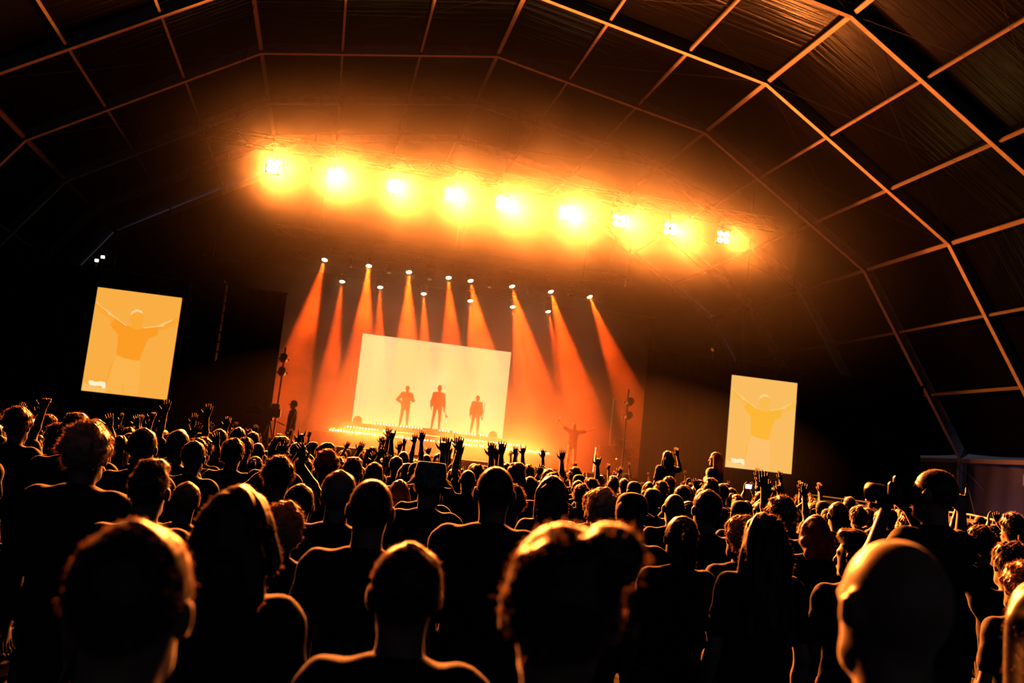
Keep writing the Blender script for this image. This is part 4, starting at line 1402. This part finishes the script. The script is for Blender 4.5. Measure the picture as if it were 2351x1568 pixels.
NEAR = [
    (330, 1195, 285, 'm', 'short', 'large blurred dark head with an orange-lit right ear, lowest on the left', {}),
    (1310, 1192, 280, 'f', 'bun', 'large blurred head with a small bun, lowest in the middle', {}),
    (2058, 1237, 222, 'm_bit', 'bald', 'large blurred bald man turned to the left, lowest on the right', {}),
    (944, 1245, 182, 'm', 'short', 'blurred short-haired man left of the big head with the bun', {}),
    (557, 1115, 172, 'f', 'bob', 'blurred woman with bobbed hair right of the big head with the lit ear', {}),
    (2405, 1330, 190, 'f', 'long', 'person at the right edge with red-lit shoulder, mostly cut off', dict(shirt_m='shirt_red_lit')),
    (212, 968, 111, 'm_wide', 'curly', 'broad-shouldered person with grey curly hair under the left screen', dict(hair_m='hair_grey')),
    (353, 1053, 93, 'm', 'short2', 'dark-haired man in front of the big head with the lit ear', {}),
    (432, 1106, 72, 'm_l', 'short', 'blond short-haired person looking left beside the bobbed woman', dict(hair_m='hair_blond')),
    (692, 1111, 81, 'm', 'short', 'smooth dark round head just right of the bobbed woman', {}),
    (660, 1150, 66, 'f', 'mop', 'fluffy blond hair peeping out right behind the bobbed woman', dict(hair_m='hair_blond')),
    (785, 1080, 87, 'm', 'short', 'short greying head left of the man with sticking-out ears', dict(hair_m='hair_grey')),
    (859, 1100, 104, 'm', 'buzz', 'close-cropped man with sticking-out ears left of the bucket hat', {}),
    (992, 1060, 104, 'm_r', 'bucket', 'person in a mottled bucket hat looking right', dict(hat_m='hat_pattern')),
    (1142, 1071, 86, 'm_wide', 'buzz', 'broad shaven-headed man in the middle with a glowing outline', {}),
    (1270, 1092, 77, 'f', 'long', 'woman with long straight hair in a pale blue-grey top', dict(shirt_m='shirt_blue_grey')),
    (1386, 1119, 80, 'm', 'mop', 'grey-haired person in a pale T-shirt right of the long-haired woman', dict(hair_m='hair_grey', shirt_m='shirt_blue_grey')),
    (1454, 1130, 75, 'm_r', 'cap', 'person in a dark cap looking right beside the grey-haired head', {}),
    (1218, 1094, 45, 'm', 'short', 'short dark head between the shaven man and the long-haired woman', {}),
    (1567, 1184, 77, 'f', 'ponytail', 'person with hair tied back in front of the tall dark head on the right', {}),
    (1625, 1124, 66, 'm', 'short', 'tall smooth dark head below the rider in the white top', {}),
    (1756, 1174, 118, 'f', 'longthick', 'person with a cloak of thick long hair right of centre', {}),
    (1793, 1138, 71, 'm', 'curly', 'curly head just in front of the thick long hair', {}),
    (1703, 1182, 81, 'f', 'mop', 'messy blond-edged hair left of the thick long hair', dict(hair_m='hair_blond')),
    (1873, 1182, 65, 'f', 'bob', 'red-tinged bobbed head right of the thick long hair', dict(hair_m='hair_red')),
    (1924, 1152, 45, 'm', 'short', 'round dark head left of the photographer', {}),
    (1967, 1215, 79, 'm_l', 'short2', 'short-haired man looking left just behind the bald man', {}),
    (1550, 1134, 49, 'm', 'bald', 'small shaven head in a dark top below the long-haired rider', {}),
    (1500, 1122, 42, 'm', 'beanie', 'person in a pale grey knitted cap near the dark cap', dict(hat_m='hat_grey')),
    (2320, 1242, 84, 'm_hornsl', 'mop', 'person at the right edge making a horns sign with a raised hand', {}),
    (2345, 1288, 100, 'f', 'curly', 'pale curly head cut by the right edge', dict(hair_m='hair_blond')),
    (647, 1047, 77, 'm_phone', 'curly', 'curly head with hands up, right behind the fluffy blond hair', {}),
    (700, 1049, 47, 'm', 'mop', 'small tousled dark head right of the curly head with hands up', {}),
    (754, 1032, 60, 'm', 'curly', 'tall curly reddish head left of the lit battens', dict(hair_m='hair_red')),
    (334, 983, 64, 'm', 'short', 'tall smooth head right of the grey curly hair', {}),
    (450, 1012, 54, 'm', 'short', 'dark head with bright collar edge below the right edge of the left screen', {}),
    (472, 1004, 46, 'm', 'curly', 'curly head half hidden right of the head with the bright collar', {}),
    (540, 1006, 53, 'm', 'mop', 'tousled head in the gap between left screen and camera operator', {}),
    (645, 1001, 47, 'm', 'short2', 'spiky dark head just below the camera operator', {}),
    (720, 1014, 26, 'm', 'beanie', 'person in a tall dark knitted cap below the left end of the battens', {}),
    (279, 1000, 46, 'f', 'long', 'long-haired person between the grey curly hair and the tall smooth head', {}),
    (134, 1019, 44, 'm', 'short', 'low dark head left of the grey curly hair', {}),
    (83, 998, 42, 'm', 'short2', 'short-haired head at the far left below the screen corner', {}),
    (4, 1000, 40, 'm', 'short', 'dark head cut by the left edge', {}),
    (138, 972, 55, 'm_fist', 'curly', 'curly head with one fist raised at the far left', {}),
    (412, 987, 52, 'm_l', 'short', 'man looking left under the right half of the left screen', {}),
    (299, 981, 32, 'm', 'mop', 'small tousled head under the middle of the left screen', {}),
    (507, 985, 36, 'm', 'short', 'small short-haired head left of the tousled head near the operator', {}),
    (550, 981, 31, 'f', 'bob', 'small bobbed head behind the tousled head near the operator', {}),
    (583, 991, 29, 'm', 'short', 'small dark head left of the spiky head under the operator', {}),
    (572, 1043, 30, 'f', 'bob', 'bobbed head low between the tousled and the spiky heads', {}),
    (595, 1017, 30, 'm', 'buzz', 'pale cropped head left of the spiky head', dict(hair_m='hair_grey')),
    (684, 1015, 30, 'm', 'bald', 'small bald head left of the dark knitted cap', {}),
    (813, 1049, 48, 'm', 'short2', 'head with upswept hair below the first musician', {}),
    (827, 1070, 40, 'm', 'buzz', 'cropped dark head in front of the upswept hair', {}),
    (862, 1061, 43, 'm', 'short', 'short-haired head right of the upswept hair', {}),
    (872, 1083, 39, 'm', 'mop', 'tousled head directly before the close-cropped man', {}),
    (912, 1047, 33, 'm', 'short', 'reddish-lit head below the first musician', {}),
    (920, 1101, 49, 'f', 'bob', 'pale bobbed head tucked left of the bucket hat', dict(hair_m='hair_blond')),
    (934, 1066, 37, 'f', 'long', 'long-haired head left behind the bucket hat', {}),
    (1076, 1086, 35, 'f', 'long', 'long-haired woman between the bucket hat and the shaven man', {}),
    (1045, 1074, 34, 'm', 'short', 'small dark head right behind the bucket hat', {}),
    (1095, 1078, 33, 'm_up', 'short', 'person with both arms up left of the shaven man', {}),
    (1188, 1076, 35, 'm', 'mop', 'tousled head right of the shaven man', {}),
    (1262, 1076, 35, 'm', 'short', 'dark head left behind the long-haired woman', {}),
    (1291, 1078, 27, 'm', 'curly', 'small curly head right behind the long-haired woman', {}),
    (1321, 1072, 33, 'm', 'curly', 'curly head below the singer', {}),
    (1337, 1111, 41, 'm', 'mop', 'tousled head left of the grey-haired head', {}),
    (1358, 1098, 40, 'm', 'curly', 'curly head behind the grey-haired head', {}),
    (1410, 1092, 26, 'm', 'short2', 'small spiky head below the amplifier rack', {}),
    (1433, 1098, 24, 'm', 'short', 'small dark head below the drum kit', {}),
    (1457, 1105, 33, 'm', 'beanie', 'person in a grey knitted cap behind the dark cap', dict(hat_m='hat_grey')),
    (1490, 1106, 28, 'f', 'bob', 'small bobbed head left of the long-haired rider', {}),
    (1519, 1104, 33, 'm', 'curly', 'curly head in front of the long-haired rider', {}),
    (1568, 1114, 40, 'm', 'short', 'short dark head between the two riders', {}),
    (1634, 1097, 36, 'm', 'short2', 'head with upswept hair carrying the view below the white top', {}),
    (1657, 1110, 33, 'm', 'short', 'short dark head right of the rider in the white top', {}),
    (1676, 1132, 31, 'm', 'mop', 'tousled head below the lower left corner of the right screen', {}),
    (1714, 1150, 31, 'f', 'bob', 'bobbed head below the right screen', {}),
    (1746, 1152, 32, 'm', 'buzz', 'cropped head left of the curly head below the right screen', {}),
    (1890, 1150, 31, 'm', 'cap', 'person in a dark cap before the railing on the right', {}),
    (2110, 1200, 60, 'f', 'curly', 'fluffy hair under the photographer\'s elbow', {}),
    (2250, 1205, 62, 'm', 'mop', 'tousled head right of the photographer', {}),
    (1745, 1128, 26, 'm_phone', 'short', 'person holding a phone up below the right screen', {}),
    (55, 975, 30, 'm_phone', 'short', 'person holding a lit phone up at the far left', {}),
    (1778, 1142, 30, 'f_clap', 'long', 'person clapping overhead below the right screen', {}),
    (880, 1052, 26, 'm_right', 'short', 'person with one arm up below the first musician', {}),
    (1165, 1062, 26, 'm_horns', 'short', 'person making a horns sign below the right edge of the video wall', {}),
    (1215, 1066, 26, 'm_up', 'mop', 'tousled person with both arms up below the right end of the battens', {}),
]
for px, py, wpx, body, hair, lab, kw in NEAR:
    add(px, py, wpx, body, hair, lab, **kw)
# the photographer stands on a crate
ph = add(2146, 1077, 82, 'photog', 'buzz', 'photographer with a camera to his eye, standing above the crowd on the right', lift=.24)

# far heads fill the floor up to the pit
LAND = [(-400, 190, 'at the far left'), (190, 430, 'below the left screen'), (430, 620, 'below the left wing curtain'), (620, 800, 'by the left battens'),
        (800, 960, 'below the first musician'), (960, 1050, 'below the middle musician'), (1050, 1180, 'below the right musician'), (1180, 1290, 'left of the singer'),
        (1290, 1400, 'below the singer'), (1400, 1490, 'below the drum kit'), (1490, 1600, 'by the long-haired rider'), (1600, 1690, 'by the white-topped rider'),
        (1690, 1830, 'below the right screen'), (1830, 2060, 'before the railing'), (2060, 2900, 'at the far right')]
HDESC = dict(short='short-haired', short2='spiky-haired', buzz='close-cropped', curly='curly-haired', mop='tousle-haired', bun='bun-wearing', ponytail='ponytailed',
             long='long-haired', bob='bob-haired', cap='cap-wearing', beanie='knit-capped', bald='bald')
BDESC = dict(m='with arms down', f='with arms down', m_l='looking left', m_r='looking right', m_drink='with a forearm raised', f_l='looking left', m_up='with both arms straight up', f_wide='with both arms up in a V',
             m_right='with one arm straight up', m_left='with one hand raised', f_clap='clapping overhead', m_phone='with hands up at the face', m_horns='making a horns sign',
             m_fist='with a fist up', f_right='waving one arm', m_wide='with broad shoulders')
rng = random.Random(11)
taken = [(c['r'].x * c['Y'], c['Y']) for c in CROWD]
for q in (at(1533, 1034, 16.2), at(1643, 1038, 15.0)): taken += [(q.x, q.y - .1), (q.x, q.y + .25)]


FX = [p.x for p in reversed(pts)]


def fill(n, y0, y1, dmin, raised, pxlo=-60, pxhi=2400):
    got = tries = 0
    while got < n and tries < n * 60:
        tries += 1
        Y = y0 + (y1 - y0) * rng.random() ** .8
        px = rng.uniform(pxlo, pxhi)
        s = rng.gauss(.975, .035)
        X = ray(px, 1040 + (px - 1175) * .106).x * Y
        # keep off the railing on the right and the pit platform
        if X > np.interp(Y, [15, 17, 19.5, 23.5, 30], FX) - .7 or (abs(X - cp.x + .3) < 1.6 and abs(Y - 28.6) < 1.3): continue
        if any((X - a) ** 2 + (Y - b) ** 2 < dmin * dmin for a, b in taken): continue
        if rng.random() < raised:
            body = rng.choice(['m_up', 'f_wide', 'm_right', 'm_left', 'f_clap', 'm_phone', 'm_horns', 'm_fist', 'f_right', 'm_up', 'm_right'])
        else:
            body = rng.choice(['m', 'm', 'm', 'f', 'm_l', 'm_r', 'f_l', 'm_drink', 'm_wide'])
        hair = rng.choice(['long', 'bob', 'ponytail', 'mop', 'long', 'bun']) if body[0] == 'f' else rng.choice(['short', 'short2', 'buzz', 'curly', 'mop', 'short', 'cap', 'bald', 'beanie'])
        s = min(max(s, .88), 1.04) * (.96 if body[0] == 'f' else 1)
        where = next(l[2] for l in LAND if l[0] <= px < l[1])
        row = 'middle rows' if Y < 13 else ('far rows' if Y < 20 else 'farthest rows')
        lab = '%s person %s, %s %s' % (HDESC[hair], BDESC[body], row, where)
        top = HEADTOP[hair]
        r = Vector((X / Y, 1, (s * top - CAM_H) / Y))
        CROWD.append(dict(r=r, Y=Y, s=s, top=top, body=body, hair=hair, label=lab, group='concertgoers in the ' + row, kw={}, lift=0, fixed=False, px=px))
        taken.append((X, Y))
        got += 1
    return got


fill(14, 9.5, 15.0, .55, 1.0, 930, 1340)
fill(5, 9.0, 14.0, .55, 1.0, 260, 430)
fill(4, 10.0, 15.0, .55, 1.0, 590, 700)
fill(5, 10.0, 15.0, .55, 1.0, 1690, 1880)
fill(18, 6.0, 9.0, .62, .03)
fill(58, 9.0, 15.0, .60, .22)
fill(90, 15.0, 27.0, .68, .6)

# push overlapping neighbours apart along their lines of sight
for it in range(60):
    moved = False
    for i, a in enumerate(CROWD):
        for b in CROWD[:i]:
            dx, dy = a['r'].x * a['Y'] - b['r'].x * b['Y'], a['Y'] - b['Y']
            d = math.hypot(dx, dy)
            if d < .50:
                moved = True
                st = (.50 - d) * .5 + .005
                far, near = (a, b) if a['Y'] >= b['Y'] else (b, a)
                far['Y'] += st; near['Y'] -= st * (.6 if near['Y'] > 1.2 else 0)
    if not moved: break

# of those that look alike in one place, say which is nearer
seen = {}
for c in CROWD: seen.setdefault(c['label'], []).append(c)
for lab, cs in seen.items():
    if len(cs) > 1:
        cs.sort(key=lambda c: c['Y'])
        for k, c in enumerate(cs):
            c['label'] = ('nearest ' if k == 0 else 'farthest ' if k == len(cs) - 1 else 'second-nearest ' if k == 1 else 'third-nearest ') + lab
LABELS = {}
for c in CROWD:
    X, Y = c['r'].x * c['Y'], c['Y']
    h = CAM_H + c['r'].z * Y - c['lift']
    s = min(max(h / c['top'], .84), 1.12)
    rz = -math.atan2(4.6 - X, 36 - Y) + rng.uniform(-.18, .18)
    c['s'], c['rz'], c['loc'] = s, rz, (X, Y, c['lift'])
    n = LABELS.get(c['label'], 0)
    LABELS[c['label']] = n + 1
    c['ob'] = person((X, Y, c['lift']), s, rz, c['body'], c['hair'], c['label'], c['group'] or ('concertgoers in the near rows' if c['fixed'] else None), **c['kw'])

# the photographer's crate and camera
X, Y, _ = ph['loc']
ph['ob'].rotation_euler.z = R(14)
crate = empty('beer_crate', (X, Y, 0), R(10), 'dark crate under the photographer\'s feet', 'crate')
MB().box((0, -.02, .12), (.60, .44, .235), bev=.012).build('shell', MATS['dark_housing'], crate)
for sx in (-1, 1):
    MB().box((sx * .302, -.02, .17), (.008, .14, .035)).build('hand_hole', MATS['black_steel'], crate)
s = ph['s']
cm = empty('photo_camera', Vector((X, Y, .24)) + Matrix.Rotation(R(14), 3, 'Z') @ (Vector((-.045, .150, 1.632)) * s), R(30), 'camera with a lens held to the photographer\'s eye', 'camera')
MB().box((0, 0, 0), (.14, .07, .10), bev=.012).build('body', MATS['camera_body'], cm)
MB().box((0, 0, .06), (.06, .06, .04), bev=.01).build('viewfinder_hump', MATS['camera_body'], cm)
MB().lathe([(.036, 0), (.038, .05), (.042, .09), (.044, .13), (.036, .13)], 18, Matrix.Translation((0, .03, -.005)) @ Matrix.Rotation(-math.pi / 2, 4, 'X')).build('lens', MATS['camera_body'], cm, True)

# earrings of the bobbed woman
bw = CROWD[4]
for k, sx in enumerate((-1, 1)):
    MB().lathe([(.002, 0), (.010, .006), (.010, .014), (.002, .02)], 10).build('earring', MATS['chrome'], bw['ob'], True, (sx * .098, -.005, 1.565))

# phones
emission('phone_screen', (.85, .9, 1.0), 2.5, sampled=False)
for c, lit in ((next(c for c in CROWD if 'holding a lit phone' in c['label']), True), (next(c for c in CROWD if 'holding a phone up' in c['label']), True)):
    W = sum(np.array(h[0] + h[1] * .09) for h in BODY['m_phone']['hands']) / 2
    loc = Vector(c['loc']) + Matrix.Rotation(c['rz'], 3, 'Z') @ (Vector(W) * c['s'])
    o = empty('phone', loc, c['rz'], 'phone held up by the person %s' % ('at the far left' if c['px'] < 500 else 'below the right screen'), 'phone')
    MB().box((0, 0, 0), (.15, .009, .075), bev=.003).build('body', MATS['dark_housing'], o)
    MB().box((0, -.0052, 0), (.14, .001, .068)).build('display', MATS['phone_screen'], o)

# two people riding on shoulders
for px, py, Y, body, hair, lab, kw, clab in (
        (1533, 1034, 16.2, 'rider_wave', 'longthick', 'person with very long hair riding on shoulders, one hand raised', {}, 'person carrying the long-haired rider'),
        (1643, 1038, 15.0, 'rider_pale', 'long', 'rider in a white top with long fair hair on shoulders', dict(shirt_m='shirt_pale', hair_m='hair_blond'), 'person carrying the rider in the white top')):
    p = at(px, py, Y)
    top = HEADTOP[hair]
    seat = .83
    sc = .95
    base = p.z - top * sc
    rz = -math.atan2(4.6 - p.x, 36 - Y)
    person((p.x, Y, base), sc, rz + (.55 if body == 'rider_pale' else 0), body, hair, lab, 'riders on shoulders', **kw)
    shz = (base + seat * sc) / 1.47
    person((p.x + .02, Y + .14, 0), min(max(shz, .88), 1.1), rz, 'm', 'short', clab, 'people carrying riders')
# ------------------------------------------------------------------ haze: smoke banks with soft edges and drifting lumps
def fog_mat(name, density, g, lump, scale, seed, step=1.0, power=1.5):
    """density falls smoothly from the middle of the bank to nothing at its edge"""
    m = bpy.data.materials.new(name)
    m.use_nodes = True
    nt = m.node_tree
    L = nt.links.new
    nt.nodes.remove(nt.nodes['Principled BSDF'])
    v = nt.nodes.new('ShaderNodeVolumeScatter')
    v.inputs['Color'].default_value = (1, 1, 1, 1)
    v.inputs['Anisotropy'].default_value = g
    tc = nt.nodes.new('ShaderNodeTexCoord')
    d2 = nt.nodes.new('ShaderNodeVectorMath'); d2.operation = 'DOT_PRODUCT'
    L(tc.outputs['Object'], d2.inputs[0]); L(tc.outputs['Object'], d2.inputs[1])
    inv = nt.nodes.new('ShaderNodeMath'); inv.operation = 'SUBTRACT'; inv.use_clamp = True
    inv.inputs[0].default_value = 1.0
    L(d2.outputs['Value'], inv.inputs[1])
    pw = nt.nodes.new('ShaderNodeMath'); pw.operation = 'POWER'; pw.inputs[1].default_value = power
    L(inv.outputs[0], pw.inputs[0])
    out = pw.outputs[0]
    if lump:
        mp = nt.nodes.new('ShaderNodeMapping'); mp.inputs['Scale'].default_value = scale
        mp.inputs['Location'].default_value = (seed, seed * .7, seed * 1.3)
        n = nt.nodes.new('ShaderNodeTexNoise'); n.inputs['Scale'].default_value = 1.0
        n.inputs['Detail'].default_value = 1.0
        L(tc.outputs['Object'], mp.inputs['Vector']); L(mp.outputs['Vector'], n.inputs['Vector'])
        mr = nt.nodes.new('ShaderNodeMapRange')
        mr.inputs['From Min'].default_value = .35; mr.inputs['From Max'].default_value = .65
        mr.inputs['To Min'].default_value = 1 - lump; mr.inputs['To Max'].default_value = 1 + lump
        L(n.outputs['Fac'], mr.inputs['Value'])
        mu = nt.nodes.new('ShaderNodeMath'); mu.operation = 'MULTIPLY'
        L(pw.outputs[0], mu.inputs[0]); L(mr.outputs[0], mu.inputs[1])
        out = mu.outputs[0]
    sc = nt.nodes.new('ShaderNodeMath'); sc.operation = 'MULTIPLY'; sc.inputs[1].default_value = density
    L(out, sc.inputs[0]); L(sc.outputs[0], v.inputs['Density'])
    L(v.outputs[0], nt.nodes['Material Output'].inputs['Volume'])
    m.cycles.volume_step_rate = step
    return m


_bm = bmesh.new()
bmesh.ops.create_icosphere(_bm, subdivisions=2, radius=1.04)
PUFF = bpy.data.meshes.new('smoke_bank')
_bm.to_mesh(PUFF); _bm.free()
HAZE = empty('haze', (AX, 33, 6), kind='stuff', label='stage smoke hanging over the stage and around the front truss')
HAZE['category'] = 'smoke'
SC.cycles.volume_max_steps = 64


def puff(c, r, density, g=.3, lump=.6, size=3.0, seed=0.0, step=1.0, power=1.5):
    scale = tuple(a / size for a in r)
    me = PUFF.copy()
    o = link_mesh('smoke_bank', me, fog_mat('smoke', density, g, lump, scale, seed, step, power), HAZE, Vector(c) - Vector((AX, 33, 6)))
    o.scale = r
    o['kind'] = 'stuff'
    return o


# round the front truss

# thin haze under the roof

# over the stage

puff((5.1, 28.2, 10.1), (13.0, 3.6, 3.5), .026, .45, .45, 2.4, 3.1, step=1.4)
# thin haze under the roof and before the right wing
puff((6.0, 29.0, 9.6), (17, 9, 6.8), .0014, .3, 0, 1, step=2.5, power=1.0)
puff((11.2, 29.5, 2.6), (5.5, 2.2, 3.6), .010, .3, .4, 2.0, 8.2, step=2.5, power=1.2)
# low over the pit and the front rows
puff((5.5, 27.0, 2.3), (10.5, 7.5, 2.7), .0045, .5, .4, 2.0, 4.4, step=2.0, power=1.2)
# over the stage, and low on its floor
puff((4.6, 36.8, 4.6), (9.0, 5.6, 7.4), .085, .2, .65, 1.8, 1.7, step=1.0, power=.8)
puff((5.2, 34.6, 2.3), (9.5, 3.6, 2.4), .028, .3, .5, 1.6, 5.2, step=1.6, power=1.0)
